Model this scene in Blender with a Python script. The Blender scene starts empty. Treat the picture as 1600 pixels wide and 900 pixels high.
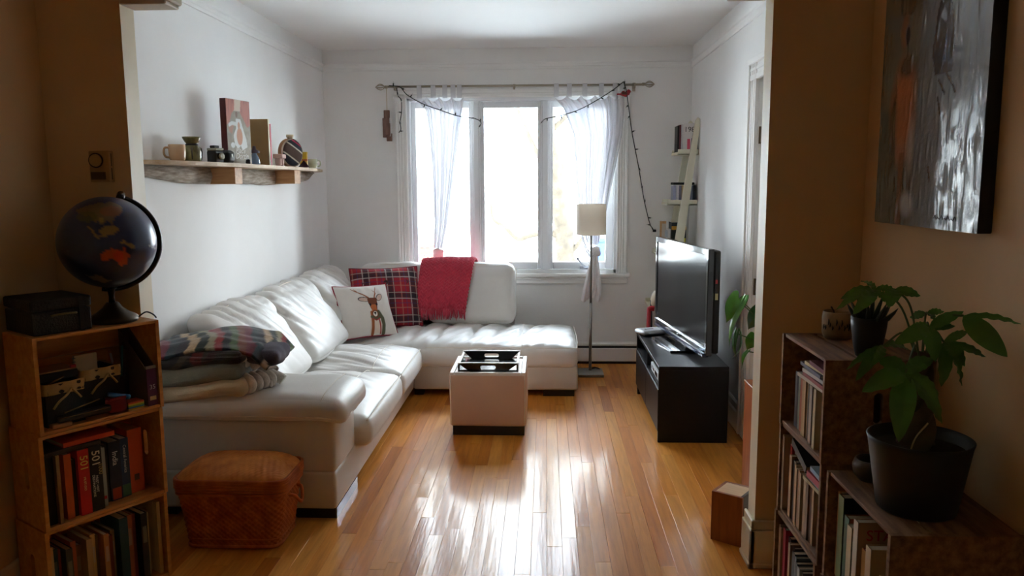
import bpy, bmesh, math, random
import numpy as np
from mathutils import Vector, Matrix, noise, Euler

random.seed(7)
PI = math.pi
SC = bpy.context.scene
COL = SC.collection

def S(r, g, b):
    f = lambda c: ((c / 255.0) / 12.92 if c / 255.0 <= 0.04045 else ((c / 255.0 + 0.055) / 1.055) ** 2.4)
    return (f(r), f(g), f(b))

# ------------------------------------------------------------------ camera
CAM_H = 1.6
YAW, PITCH, ROLL, FPX = 4.326e-2, 0.13337, -0.00587, 1229.4
cy, sy, cp, sp, cr, sr = math.cos(YAW), math.sin(YAW), math.cos(PITCH), math.sin(PITCH), math.cos(ROLL), math.sin(ROLL)
fwd = Vector((-sy * cp, cy * cp, -sp)); rgt = Vector((cy, sy, 0)); upv = rgt.cross(fwd)
r2 = rgt * cr + upv * sr; u2 = -rgt * sr + upv * cr
cam = bpy.data.cameras.new('camera'); cam_o = bpy.data.objects.new('camera', cam); COL.objects.link(cam_o)
cam.sensor_width = 36; cam.lens = 36 * FPX / 1600; cam.clip_start = 0.02; cam.clip_end = 200
mw = Matrix.Identity(4)
for i in range(3):
    mw[i][0] = r2[i]; mw[i][1] = u2[i]; mw[i][2] = -fwd[i]; mw[i][3] = (0, 0, CAM_H)[i]
cam_o.matrix_world = mw
SC.camera = cam_o

# ------------------------------------------------------------------ daylight and exposure
world = bpy.data.worlds.new('overcast_sky'); SC.world = world; world.use_nodes = True
nt = world.node_tree; nt.nodes.clear()
wo = nt.nodes.new('ShaderNodeOutputWorld'); wb = nt.nodes.new('ShaderNodeBackground')
tc = nt.nodes.new('ShaderNodeTexCoord'); sep = nt.nodes.new('ShaderNodeSeparateXYZ'); rp = nt.nodes.new('ShaderNodeValToRGB')
nt.links.new(tc.outputs['Generated'], sep.inputs[0]); nt.links.new(sep.outputs['Z'], rp.inputs[0])
rp.color_ramp.elements[0].position = 0.0; rp.color_ramp.elements[0].color = (0.90, 0.95, 1.0, 1)
rp.color_ramp.elements[1].position = 0.9; rp.color_ramp.elements[1].color = (0.70, 0.83, 1.0, 1)
nt.links.new(rp.outputs[0], wb.inputs['Color']); nt.links.new(wb.outputs[0], wo.inputs['Surface'])
wb.inputs['Strength'].default_value = 13.0
SC.view_settings.view_transform = 'Standard'; SC.view_settings.look = 'None'
SC.view_settings.exposure = 1.35; SC.view_settings.gamma = 1.0; SC.view_settings.use_curve_mapping = False
SC.cycles.max_bounces = 12; SC.cycles.diffuse_bounces = 7; SC.cycles.glossy_bounces = 5
SC.cycles.transparent_max_bounces = 24; SC.cycles.transmission_bounces = 8
SC.cycles.caustics_reflective = False; SC.cycles.caustics_refractive = False
SC.cycles.sample_clamp_indirect = 8.0
pl = bpy.data.lights.new('window_daylight', 'AREA'); pl.shape = 'RECTANGLE'; pl.size = 1.9; pl.size_y = 1.5
pl.cycles.is_portal = True
plo = bpy.data.objects.new('window_daylight', pl); COL.objects.link(plo)
plo.location = (-0.3, 7.15, 1.57); plo.rotation_euler = (-PI / 2, 0, 0)

# ------------------------------------------------------------------ materials
_m = {}
def nodes(name):
    m = bpy.data.materials.new(name); m.use_nodes = True
    t = m.node_tree; b = t.nodes['Principled BSDF']
    return m, t, b
def bump(t, b, height, strength, dist=0.01):
    n = t.nodes.new('ShaderNodeBump'); n.inputs['Strength'].default_value = strength; n.inputs['Distance'].default_value = dist
    t.links.new(height, n.inputs['Height']); t.links.new(n.outputs[0], b.inputs['Normal']); return n
def coords(t, kind='Object', scale=(1, 1, 1), rot=(0, 0, 0)):
    c = t.nodes.new('ShaderNodeTexCoord'); m = t.nodes.new('ShaderNodeMapping')
    m.inputs['Scale'].default_value = scale; m.inputs['Rotation'].default_value = rot
    t.links.new(c.outputs[kind], m.inputs[0]); return m.outputs[0]
def noise_tex(t, vec, scale, detail=4, rough=0.55):
    n = t.nodes.new('ShaderNodeTexNoise'); n.inputs['Scale'].default_value = scale; n.inputs['Detail'].default_value = detail
    n.inputs['Roughness'].default_value = rough; t.links.new(vec, n.inputs['Vector']); return n.outputs['Fac']
def ramp(t, fac, stops):
    r = t.nodes.new('ShaderNodeValToRGB'); e = r.color_ramp.elements
    while len(e) < len(stops): e.new(0.5)
    for k, (p, c) in enumerate(stops): e[k].position = p; e[k].color = (*c, 1)
    t.links.new(fac, r.inputs[0]); return r.outputs[0]
def plain(name, col, rough=0.6, var=0.0, vscale=8, bs=0, bstr=0, metal=0.0, spec=0.5, coat=0.0, sheen=0.0):
    """plain surface with a little colour variation and fine relief"""
    if name in _m: return _m[name]
    m, t, b = nodes(name)
    b.inputs['Base Color'].default_value = (*col, 1); b.inputs['Roughness'].default_value = rough
    b.inputs['Metallic'].default_value = metal; b.inputs['Specular IOR Level'].default_value = spec
    b.inputs['Coat Weight'].default_value = coat; b.inputs['Coat Roughness'].default_value = 0.08
    b.inputs['Sheen Weight'].default_value = sheen
    v = coords(t)
    if var:
        f = noise_tex(t, v, vscale)
        c = ramp(t, f, [(0.3, tuple(x * (1 - var) for x in col)), (0.7, tuple(min(1, x * (1 + var)) for x in col))])
        t.links.new(c, b.inputs['Base Color'])
    if bs: bump(t, b, noise_tex(t, v, bs, 3), bstr)
    _m[name] = m; return m
def wood(name, c1, c2, axis='X', scale=6, rough=0.55, coat=0.0, knots=0.0, bstr=0.15):
    """grain drawn out along one object axis, per-object shift"""
    if name in _m: return _m[name]
    m, t, b = nodes(name)
    st = {'X': (1, 9, 9), 'Y': (9, 1, 9), 'Z': (9, 9, 1)}[axis]
    v = coords(t, 'Object', st)
    oi = t.nodes.new('ShaderNodeObjectInfo'); ad = t.nodes.new('ShaderNodeVectorMath'); ad.operation = 'MULTIPLY_ADD'
    ad.inputs[1].default_value = (31, 17, 23); t.links.new(oi.outputs['Random'], ad.inputs[0]); t.links.new(v, ad.inputs[2])
    f = noise_tex(t, ad.outputs[0], scale, 6, 0.6)
    c = ramp(t, f, [(0.3, c1), (0.72, c2)])
    if knots:
        vv = coords(t, 'Object', (3, 3, 3)); vo = t.nodes.new('ShaderNodeTexVoronoi'); vo.inputs['Scale'].default_value = 2.2
        t.links.new(vv, vo.inputs['Vector'])
        kr = ramp(t, vo.outputs['Distance'], [(0.03, (0, 0, 0)), (0.10, (1, 1, 1))])
        mx = t.nodes.new('ShaderNodeMixRGB'); mx.blend_type = 'MULTIPLY'; mx.inputs[0].default_value = knots
        t.links.new(c, mx.inputs[1]); t.links.new(kr, mx.inputs[2]); c = mx.outputs[0]
    t.links.new(c, b.inputs['Base Color']); b.inputs['Roughness'].default_value = rough
    b.inputs['Coat Weight'].default_value = coat; b.inputs['Coat Roughness'].default_value = 0.12
    bump(t, b, f, bstr, 0.004)
    _m[name] = m; return m
def painted(name, rough=0.7, bs=0, bstr=0, coat=0.0, sheen=0.0, spec=0.5):
    """surface coloured by a printed pattern stored on the mesh"""
    if name in _m: return _m[name]
    m, t, b = nodes(name)
    a = t.nodes.new('ShaderNodeVertexColor'); a.layer_name = 'print'
    t.links.new(a.outputs['Color'], b.inputs['Base Color'])
    b.inputs['Roughness'].default_value = rough; b.inputs['Coat Weight'].default_value = coat; b.inputs['Coat Roughness'].default_value = 0.1
    b.inputs['Sheen Weight'].default_value = sheen; b.inputs['Specular IOR Level'].default_value = spec
    if bs: bump(t, b, noise_tex(t, coords(t), bs, 4), bstr)
    _m[name] = m; return m
def flat(r, g, b_, rough=0.55):
    k = 'paper_%d_%d_%d' % (r, g, b_)
    return plain(k, S(r, g, b_), rough)

# ------------------------------------------------------------------ object helpers
def link(o, parent=None):
    COL.objects.link(o)
    if parent is not None: o.parent = parent
    return o
def tag(o, label=None, cat=None, group=None, kind=None):
    if label: o['label'] = label
    if cat: o['category'] = cat
    if group: o['group'] = group
    if kind: o['kind'] = kind
    return o
def thing(name, label, cat, loc=(0, 0, 0), rot=(0, 0, 0), group=None):
    o = bpy.data.objects.new(name, None); o.empty_display_size = 0.05
    o.location = loc; o.rotation_euler = rot if not isinstance(rot, (int, float)) else (0, 0, rot)
    return tag(link(o), label, cat, group)
def to_mesh(bm, name, smooth=False):
    me = bpy.data.meshes.new(name)
    bmesh.ops.recalc_face_normals(bm, faces=bm.faces)
    bm.to_mesh(me); bm.free()
    if smooth: me.polygons.foreach_set('use_smooth', [True] * len(me.polygons))
    return me
def part(name, bm, mat, parent=None, smooth=False, loc=None, rot=None, label=None):
    me = to_mesh(bm, name, smooth) if isinstance(bm, bmesh.types.BMesh) else bm
    o = bpy.data.objects.new(name, me)
    if mat and not (me.materials and me.materials[0]): me.materials.append(mat)
    if loc: o.location = loc
    if rot: o.rotation_euler = rot
    link(o, parent)
    if label: o['label'] = label
    return o
def solo(name, label, cat, bm, mat, loc=(0, 0, 0), rot=0, group=None, smooth=False):
    o = part(name, bm, mat, None, smooth)
    o.location = loc; o.rotation_euler = rot if not isinstance(rot, (int, float)) else (0, 0, rot)
    return tag(o, label, cat, group)
def struct(name, bm, mat, parent=None, smooth=False):
    o = part(name, bm, mat, parent, smooth)
    if parent is None: o['kind'] = 'structure'
    return o
def smooth_by_angle(o, ang=40):
    me = o.data
    me.polygons.foreach_set('use_smooth', [True] * len(me.polygons))
    try: me.set_sharp_from_angle(angle=math.radians(ang))
    except Exception: pass
    return o
def B(): return bmesh.new()
def box(bm, x0, x1, y0, y1, z0, z1, bev=0.0, seg=1, M=None):
    b2 = bmesh.new()
    vs = [b2.verts.new((x, y, z)) for x in (x0, x1) for y in (y0, y1) for z in (z0, z1)]
    for f in ((0, 1, 3, 2), (4, 6, 7, 5), (0, 4, 5, 1), (2, 3, 7, 6), (0, 2, 6, 4), (1, 5, 7, 3)):
        b2.faces.new([vs[i] for i in f])
    if bev: bmesh.ops.bevel(b2, geom=list(b2.edges), offset=bev, segments=seg, affect='EDGES', profile=0.5)
    if M is not None: bmesh.ops.transform(b2, matrix=M, verts=b2.verts)
    join(bm, b2); return bm
def join(bm, b2):
    mp = {}
    for v in b2.verts: mp[v] = bm.verts.new(v.co)
    for f in b2.faces:
        try: bm.faces.new([mp[v] for v in f.verts])
        except ValueError: pass
    b2.free()
def boxb(x0, x1, y0, y1, z0, z1, bev=0.0, seg=1): return box(B(), x0, x1, y0, y1, z0, z1, bev, seg)
def lathe(profile, n=32, bm=None, c=(0, 0, 0), caps=True):
    bm = bm or B(); rings = []
    for r, z in profile:
        rings.append([bm.verts.new((c[0] + r * math.cos(2 * PI * k / n), c[1] + r * math.sin(2 * PI * k / n), c[2] + z)) for k in range(n)])
    for a, b in zip(rings, rings[1:]):
        for k in range(n): bm.faces.new((a[k], a[(k + 1) % n], b[(k + 1) % n], b[k]))
    if caps:
        if profile[0][0] > 1e-5: bm.faces.new(rings[0][::-1])
        if profile[-1][0] > 1e-5: bm.faces.new(rings[-1])
    return bm
def tube(path, r, n=8, bm=None, closed=False, rads=None):
    bm = bm or B(); P = [Vector(p) for p in path]; m = len(P); rings = []
    prev = None
    for i, p in enumerate(P):
        d = (P[(i + 1) % m] - P[i - 1]) if closed else (P[min(i + 1, m - 1)] - P[max(i - 1, 0)])
        d.normalize()
        a = prev if prev is not None else (Vector((0, 0, 1)) if abs(d.z) < 0.9 else Vector((1, 0, 0)))
        a = (a - d * a.dot(d)).normalized(); prev = a; b = d.cross(a)
        rr = rads[i] if rads else r
        rings.append([bm.verts.new(p + (a * math.cos(2 * PI * k / n) + b * math.sin(2 * PI * k / n)) * rr) for k in range(n)])
    for i in range(m if closed else m - 1):
        A, C = rings[i], rings[(i + 1) % m]
        for k in range(n): bm.faces.new((A[k], A[(k + 1) % n], C[(k + 1) % n], C[k]))
    if not closed:
        bm.faces.new(rings[0][::-1]); bm.faces.new(rings[-1])
    return bm
def spline(pts, k=8):
    P = [Vector(p) for p in pts]; P = [P[0] * 2 - P[1]] + P + [P[-1] * 2 - P[-2]]; out = []
    for i in range(1, len(P) - 2):
        for j in range(k):
            t = j / k; a, b, c, d = P[i - 1], P[i], P[i + 1], P[i + 2]
            out.append(0.5 * ((2 * b) + (c - a) * t + (2 * a - 5 * b + 4 * c - d) * t * t + (3 * b - a - 3 * c + d) * t ** 3))
    out.append(P[-2]); return out
def prism(poly, z0, z1, bm=None):
    bm = bm or B()
    a = [bm.verts.new((x, y, z0)) for x, y in poly]; b = [bm.verts.new((x, y, z1)) for x, y in poly]
    n = len(poly); bm.faces.new(a[::-1]); bm.faces.new(b)
    for i in range(n): bm.faces.new((a[i], a[(i + 1) % n], b[(i + 1) % n], b[i]))
    return bm
def grid(nu, nv, fn, bm=None):
    bm = bm or B()
    V = [[bm.verts.new(fn(i / nu, j / nv)) for j in range(nv + 1)] for i in range(nu + 1)]
    for i in range(nu):
        for j in range(nv): bm.faces.new((V[i][j], V[i + 1][j], V[i + 1][j + 1], V[i][j + 1]))
    return bm
def holed_panel(x0, x1, z0, z1, hx, hz, hw, hh, y0, y1, horizontal=True, bm=None):
    """board in the xz plane (thickness y) with a stadium hand hole at (hx, hz)"""
    bm = bm or B(); n = 24; inner = []; outer = []
    for k in range(n):
        a = 2 * PI * k / n; c, s = math.cos(a), math.sin(a)
        if hw >= hh: px = (hw - hh) / 2 * (1 if c >= 0 else -1) + hh / 2 * c; pz = hh / 2 * s
        else: px = hw / 2 * c; pz = (hh - hw) / 2 * (1 if s >= 0 else -1) + hw / 2 * s
        inner.append((hx + px, hz + pz))
        # project on the outer rectangle
        tx = ((x1 - hx) if c > 0 else (x0 - hx)) / c if abs(c) > 1e-6 else 1e9
        tz = ((z1 - hz) if s > 0 else (z0 - hz)) / s if abs(s) > 1e-6 else 1e9
        t_ = min(tx, tz); outer.append([hx + c * t_, hz + s * t_])
    for cx_, cz_ in ((x0, z0), (x0, z1), (x1, z0), (x1, z1)):
        k = min(range(n), key=lambda q: (outer[q][0] - cx_) ** 2 + (outer[q][1] - cz_) ** 2); outer[k] = [cx_, cz_]
    def ring(pts, y): return [bm.verts.new((p[0], y, p[1])) for p in pts]
    I0, I1, O0, O1 = ring(inner, y0), ring(inner, y1), ring(outer, y0), ring(outer, y1)
    for k in range(n):
        q = (k + 1) % n
        bm.faces.new((I0[k], I0[q], O0[q], O0[k])); bm.faces.new((I1[k], O1[k], O1[q], I1[q]))
        bm.faces.new((I0[k], I1[k], I1[q], I0[q])); bm.faces.new((O0[k], O0[q], O1[q], O1[k]))
    return bm
def axis_samples(h, r, n):
    e = [-h, -h + 0.12 * r, -h + 0.3 * r, -h + 0.6 * r]
    mid = [(-h + r) + (2 * h - 2 * r) * i / n for i in range(n + 1)]
    return e + mid + [-x for x in e[::-1]]
def soft_box(hx, hy, hz, r, n=(12, 12, 4), puff=(0, 0, 0), fn=None, disp=None):
    """rounded, bulging cushion centred on the origin; fn moves points, disp(co) pushes along the normal"""
    bm = B(); H = (hx, hy, hz); A = [axis_samples(H[i], r, n[i]) for i in range(3)]
    def place(p):
        inn = Vector([max(-(H[i] - r), min(H[i] - r, p[i])) for i in range(3)]); d = Vector(p) - inn
        q = inn + (d.normalized() * r if d.length > 1e-9 else d)
        u = [p[i] / H[i] for i in range(3)]
        for i in range(3):
            j, k = (i + 1) % 3, (i + 2) % 3
            if puff[i]: q[i] += puff[i] * u[i] * (1 - u[j] ** 2) * (1 - u[k] ** 2)
        return fn(q) if fn else q
    for ax in range(3):
        j, k = (ax + 1) % 3, (ax + 2) % 3
        for s in (-1, 1):
            V = []
            for a in A[j]:
                row = []
                for b in A[k]:
                    p = [0, 0, 0]; p[ax] = s * H[ax]; p[j] = a; p[k] = b; row.append(bm.verts.new(place(p)))
                V.append(row)
            for a in range(len(V) - 1):
                for b in range(len(V[0]) - 1): bm.faces.new((V[a][b], V[a + 1][b], V[a + 1][b + 1], V[a][b + 1]))
    bmesh.ops.remove_doubles(bm, verts=bm.verts, dist=1e-5)
    bmesh.ops.recalc_face_normals(bm, faces=bm.faces)
    if disp:
        bm.normal_update()
        D = [(v, v.normal * disp(v.co)) for v in bm.verts]
        for v, d in D: v.co += d
    return bm
def nz(x, y, z): return noise.noise(Vector((x, y, z)))
def ridged(x, y, z): return 1 - abs(noise.noise(Vector((x, y, z)))) * 2
def paint(o, fn):
    me = o.data; n = len(me.vertices); co = np.zeros(n * 3, np.float32); me.vertices.foreach_get('co', co); co = co.reshape(-1, 3)
    rgb = np.clip(fn(co), 0, 1); a = me.color_attributes.new('print', 'FLOAT_COLOR', 'POINT')
    out = np.ones((n, 4), np.float32); out[:, :3] = rgb; a.data.foreach_set('color', out.ravel())
    return o
def C3(c): return np.array(c, np.float32)
def lay(img, mask, c, a=1.0):
    m = np.clip(mask, 0, 1)[:, None] * a; return img * (1 - m) + C3(c) * m
def ell(u, v, cu, cv, ru, rv, ang=0.0, soft=0.08):
    c, s = math.cos(ang), math.sin(ang); x = (u - cu) * c + (v - cv) * s; y = -(u - cu) * s + (v - cv) * c
    return np.clip((1 - np.sqrt((x / ru) ** 2 + (y / rv) ** 2)) / soft, 0, 1)
def seg_mask(u, v, pts, w0, w1=None, soft=0.3):
    w1 = w0 if w1 is None else w1; best = np.zeros_like(u); n = len(pts) - 1
    for i in range(n):
        (ax, ay), (bx, by) = pts[i], pts[i + 1]; dx, dy = bx - ax, by - ay; L = dx * dx + dy * dy + 1e-12
        t = np.clip(((u - ax) * dx + (v - ay) * dy) / L, 0, 1)
        w = w0 + (w1 - w0) * (i + t) / n
        d = np.hypot(u - ax - t * dx, v - ay - t * dy); best = np.maximum(best, np.clip((w - d) / (w * soft), 0, 1))
    return best
def poly_mask(u, v, pts):
    ins = np.zeros(u.shape, bool); n = len(pts)
    for i in range(n):
        x1, y1 = pts[i]; x2, y2 = pts[(i + 1) % n]
        c = ((y1 > v) != (y2 > v)) & (u < (x2 - x1) * (v - y1) / (y2 - y1 + 1e-12) + x1); ins ^= c
    return ins.astype(np.float32)
def vnoise(x, y, seed=0):
    """cheap smooth value noise for print patterns"""
    rng = np.random.RandomState(seed); T = rng.rand(64, 64).astype(np.float32)
    xi = np.floor(x).astype(int); yi = np.floor(y).astype(int); fx = x - xi; fy = y - yi
    fx = fx * fx * (3 - 2 * fx); fy = fy * fy * (3 - 2 * fy); g = lambda a, b: T[a % 64, b % 64]
    return (g(xi, yi) * (1 - fx) + g(xi + 1, yi) * fx) * (1 - fy) + (g(xi, yi + 1) * (1 - fx) + g(xi + 1, yi + 1) * fx) * fy
def letters(body, size, mat, parent, loc, rot, name='lettering', depth=0.0006, align='CENTER', shear=0.0, spacing=1.0):
    cu = bpy.data.curves.new('lettering', 'FONT'); cu.body = body; cu.size = size; cu.extrude = depth
    cu.align_x = align; cu.align_y = 'CENTER'; cu.shear = shear; cu.space_character = spacing; cu.resolution_u = 3
    tmp = bpy.data.objects.new('lettering_tmp', cu); COL.objects.link(tmp)
    dg = bpy.context.evaluated_depsgraph_get(); me = bpy.data.meshes.new_from_object(tmp.evaluated_get(dg))
    bpy.data.objects.remove(tmp); bpy.data.curves.remove(cu)
    me.materials.clear(); me.materials.append(mat)
    o = bpy.data.objects.new(name, me); link(o, parent); o.location = loc; o.rotation_euler = rot
    return o
UP = (PI / 2, 0, 0)            # upright lettering that faces -y
DOWN = (PI / 2, PI / 2, 0)     # lettering that reads down a spine
# ================================================================== the setting
XL, XR, YB, ZC = -1.93, 1.245, 6.918, 2.737        # living room: side walls, window wall, ceiling
XNL, YREAR = -2.02, -1.35                            # near room: left wall, rear wall
white = plain('white_wall_paint', S(238, 237, 235), 0.75, 0.02, 3, 60, 0.03)
trimw = plain('white_trim_paint', S(240, 239, 236), 0.45, 0.01, 4, 40, 0.02)
sashw = plain('white_window_paint', S(226, 228, 230), 0.4, 0.01, 4)
tan = plain('tan_wall_paint', S(218, 184, 138), 0.7, 0.03, 3, 60, 0.04)
cream = plain('cream_trim_paint', S(226, 214, 186), 0.5, 0.02, 4, 40, 0.02)
ceil_m = plain('ceiling_paint', S(240, 239, 236), 0.8, 0.01, 3)

struct('floor', boxb(XNL - .1, XR + .1, YREAR - .1, YB + .25, -.08, -.012), plain('dark_subfloor', S(60, 34, 18), 0.8))
FLOOR = bpy.data.objects['floor']
m, t, b = nodes('varnished_maple'); PLANK = m
geo = t.nodes.new('ShaderNodeNewGeometry'); oi = t.nodes.new('ShaderNodeObjectInfo')
sc_ = t.nodes.new('ShaderNodeVectorMath'); sc_.operation = 'MULTIPLY'; sc_.inputs[1].default_value = (26, 1.6, 1)
t.links.new(geo.outputs['Position'], sc_.inputs[0])
ad = t.nodes.new('ShaderNodeVectorMath'); ad.operation = 'MULTIPLY_ADD'; ad.inputs[1].default_value = (7, 13, 29)
t.links.new(oi.outputs['Random'], ad.inputs[0]); t.links.new(sc_.outputs[0], ad.inputs[2])
g1 = noise_tex(t, ad.outputs[0], 1.6, 6, 0.62)
tint = ramp(t, oi.outputs['Random'], [(0.0, S(180, 104, 34)), (0.16, S(204, 126, 44)), (0.55, S(214, 140, 54)), (0.84, S(222, 154, 70)), (1.0, S(196, 116, 40))])
gr = ramp(t, g1, [(0.28, (0.62, 0.55, 0.46)), (0.6, (1.0, 1.0, 1.0))])
mx = t.nodes.new('ShaderNodeMixRGB'); mx.blend_type = 'MULTIPLY'; mx.inputs[0].default_value = 0.75
t.links.new(tint, mx.inputs[1]); t.links.new(gr, mx.inputs[2]); t.links.new(mx.outputs[0], b.inputs['Base Color'])
b.inputs['Roughness'].default_value = 0.42; b.inputs['Specular IOR Level'].default_value = 0.14; b.inputs['Coat Weight'].default_value = 0.30; b.inputs['Coat Roughness'].default_value = 0.11
sv = t.nodes.new('ShaderNodeVectorMath'); sv.operation = 'MULTIPLY'; sv.inputs[1].default_value = (40, 3, 1)
t.links.new(geo.outputs['Position'], sv.inputs[0]); g2 = noise_tex(t, sv.outputs[0], 1.0, 4, 0.6)
bn = bump(t, b, g2, 0.22, 0.003); t.links.new(bn.outputs[0], b.inputs['Coat Normal'])
def plank_mesh(L, w, seed):
    random.seed(seed); dz = random.uniform(-0.0006, 0.0006); tx = random.uniform(-0.0006, 0.0006)
    bm = B(); c = 0.0009
    lo = [bm.verts.new((x, y, -.012)) for x, y in ((0, 0), (w, 0), (w, L), (0, L))]
    mi = [bm.verts.new((x, y, -c)) for x, y in ((.0003, .0003), (w - .0001, .0001), (w - .0001, L - .0001), (.0001, L - .0001))]
    to = [bm.verts.new((x, y, dz + (tx if x > w / 2 else -tx))) for x, y in ((c, c), (w - c, c), (w - c, L - c), (c, L - c))]
    for A_, B_ in ((lo, mi), (mi, to)):
        for i in range(4): bm.faces.new((A_[i], A_[(i + 1) % 4], B_[(i + 1) % 4], B_[i]))
    bm.faces.new(to); return bm
PW = 0.0675; row = 0; x = XNL; rest = B(); k = 0
rng = random.Random(11)
while x < XR:
    w = min(PW, XR - x); y = 2.15
    starts = y - rng.uniform(0, 1.0)
    ys = [y]; cur = starts
    while cur < YB:
        cur += rng.choice((0.7, 0.95, 1.2, 1.5, 1.9))
        if y + 0.12 < cur < YB - 0.1: ys.append(cur)
    ys.append(YB)
    for a, c_ in zip(ys, ys[1:]):
        o = part('plank', plank_mesh(c_ - a, w, k), PLANK, FLOOR); o.location = (x, a, 0); k += 1
    yy = YREAR
    while yy < 2.14:
        L = min(rng.uniform(0.8, 1.9), 2.15 - yy)
        b2 = plank_mesh(L, w, k); bmesh.ops.translate(b2, vec=(x, yy, 0), verts=b2.verts); join(rest, b2); yy += L; k += 1
    x += w
o = part('plank_field', rest, PLANK, FLOOR); o['kind'] = 'stuff'

struct('ceiling', boxb(XL - .1, XR + .1, 3.16, YB + .25, ZC, ZC + .1), ceil_m)
struct('ceiling_near', boxb(XNL - .1, XR + .1, YREAR - .1, 3.16, ZC, ZC + .1), plain('near_ceiling_paint', S(240, 234, 222), 0.8))
struct('wall_left', boxb(XL - .15, XL, 3.26, YB + .25, -.08, ZC + .1), white)
# right wall of the living room, open at the door; unseen backing panel added to block sky light
bm = B(); box(bm, XR, XR + .15, 4.78, YB + .25, -.08, ZC + .1); box(bm, XR, XR + .15, 3.26, 3.96, -.08, ZC + .1)
box(bm, XR, XR + .15, 3.96, 4.78, 2.2, ZC + .1); box(bm, XR + .12, XR + .17, 3.9, 4.85, -.08, 2.3); struct('wall_right', bm, white)
# window wall with its opening
WX0, WX1, WZ0, WZ1 = -1.215, 0.63, 0.80, 2.335
bm = B(); box(bm, XL - .15, WX0, YB, YB + .24, -.08, ZC + .1); box(bm, WX1, XR + .15, YB, YB + .24, -.08, ZC + .1)
box(bm, WX0, WX1, YB, YB + .24, -.08, WZ0); box(bm, WX0, WX1, YB, YB + .24, WZ1, ZC + .1)
struct('wall_back', bm, white)
# near room
struct('wall_near_left', boxb(XNL - .15, XNL, YREAR - .1, 3.152, -.08, ZC + .1), tan)
struct('wall_near_right', boxb(XR, XR + .15, YREAR - .1, 3.152, -.08, ZC + .1), tan)
struct('wall_rear', boxb(XNL - .1, XR + .1, YREAR - .15, YREAR, -.08, ZC + .1), plain('pale_bounce_paint', S(236, 226, 206), .8))  # unseen wall, set close and painted pale to bounce light forward
# partition between the rooms: two stubs and a header; tan towards the near room, trim in the reveal, white beyond
PY0, PY1, SL, SR = 3.152, 3.258, -1.678, 0.867
def stub(name, x0, x1, z0, z1):
    o = struct(name, boxb(x0, x1, PY0, PY1, z0, z1), tan); me = o.data
    me.materials.append(cream); me.materials.append(white)
    for p in me.polygons:
        if abs(p.normal.x) > .5 or p.normal.z < -.5: p.material_index = 1
        elif p.normal.y > .5: p.material_index = 2
    return o
stub('wall_partition_left', XNL - .15, SL, -.08, ZC + .1)
stub('wall_partition_right', SR, XR + .15, -.08, ZC + .1)
stub('wall_header', SL, SR, 2.40, ZC)
for i, (x0, x1) in enumerate(((SL, SL + .2), (SR - .165, SR))):
    bm = B(); xs = (x0, x1) if i == 0 else (x1, x0); d = 1 if i == 0 else -1
    box(bm, min(xs[0], xs[0] + d * abs(x1 - x0)), max(xs[0], xs[0] + d * abs(x1 - x0)), PY0 - .012, PY1 + .012, 2.318, 2.40, .006)
    box(bm, x0 + .012 if i else x0, x1 if i else x1 - .012, PY0 - .006, PY1 + .006, 2.303, 2.32, .004)
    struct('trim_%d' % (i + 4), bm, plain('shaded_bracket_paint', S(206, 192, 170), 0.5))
def skirting(name, pts_fn, L, mat=trimw):
    """stepped skirting profile swept along local x; pts_fn maps (along, out, up) to the room"""
    prof = [(0, 0), (.02, 0), (.02, .015), (.017, .022), (.017, .105), (.021, .11), (.021, .122), (.014, .134), (.012, .172), (.006, .185), (0, .187)]
    bm = B(); V = [[bm.verts.new(pts_fn(s * L, o_, u_)) for o_, u_ in prof] for s in (0, 1)]
    for i in range(len(prof) - 1): bm.faces.new((V[0][i], V[1][i], V[1][i + 1], V[0][i + 1]))
    bm.faces.new(V[0]); bm.faces.new(V[1][::-1])
    return struct(name, bm, mat)
skirting('baseboard_right', lambda s, o, u: (XR - o, 4.935 + s, u), YB - 4.935)
skirting('baseboard_left', lambda s, o, u: (XL + o, PY1 + s, u), YB - PY1)
skirting('baseboard_back', lambda s, o, u: (XL + s, YB - o, u), XR - XL)
skirting('baseboard_near_right', lambda s, o, u: (XR - o, YREAR + s, u), PY0 - YREAR, cream)
skirting('baseboard_near_left', lambda s, o, u: (XNL + o, YREAR + s, u), PY0 - YREAR, cream)
# plinth round the right stub
bm = B()
box(bm, SR - .02, XR, PY0 - .018, PY0, 0, .165, .003); box(bm, SR - .02, SR, PY0 - .018, PY1 + .02, 0, .165, .003)
box(bm, SR - .014, XR, PY0 - .013, PY0, .165, .205, .004); box(bm, SR - .014, SR, PY0 - .013, PY1 + .014, .165, .205, .004)
box(bm, SR - .026, XR, PY0 - .024, PY0, 0, .022, .004); box(bm, SR - .026, SR, PY0 - .024, PY1 + .026, 0, .022, .004)
struct('baseboard_partition', bm, cream)
# picture rails
def rail(name, f, L):
    prof = [(0, 0), (.008, 0), (.012, .008), (.012, .02), (.007, .024), (.007, .046), (.016, .054), (.018, .064), (0, .066)]
    bm = B(); V = [[bm.verts.new(f(s * L, o_, 2.558 + u_)) for o_, u_ in prof] for s in (0, 1)]
    for i in range(len(prof) - 1): bm.faces.new((V[0][i], V[1][i], V[1][i + 1], V[0][i + 1]))
    struct(name, bm, white)
rail('trim_1', lambda s, o, z: (XL + o, PY1 + s, z), YB - PY1)
rail('trim_2', lambda s, o, z: (XR - o, PY1 + s, z), YB - PY1)
rail('trim_3', lambda s, o, z: (XL + s, YB - o, z), XR - XL)

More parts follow.
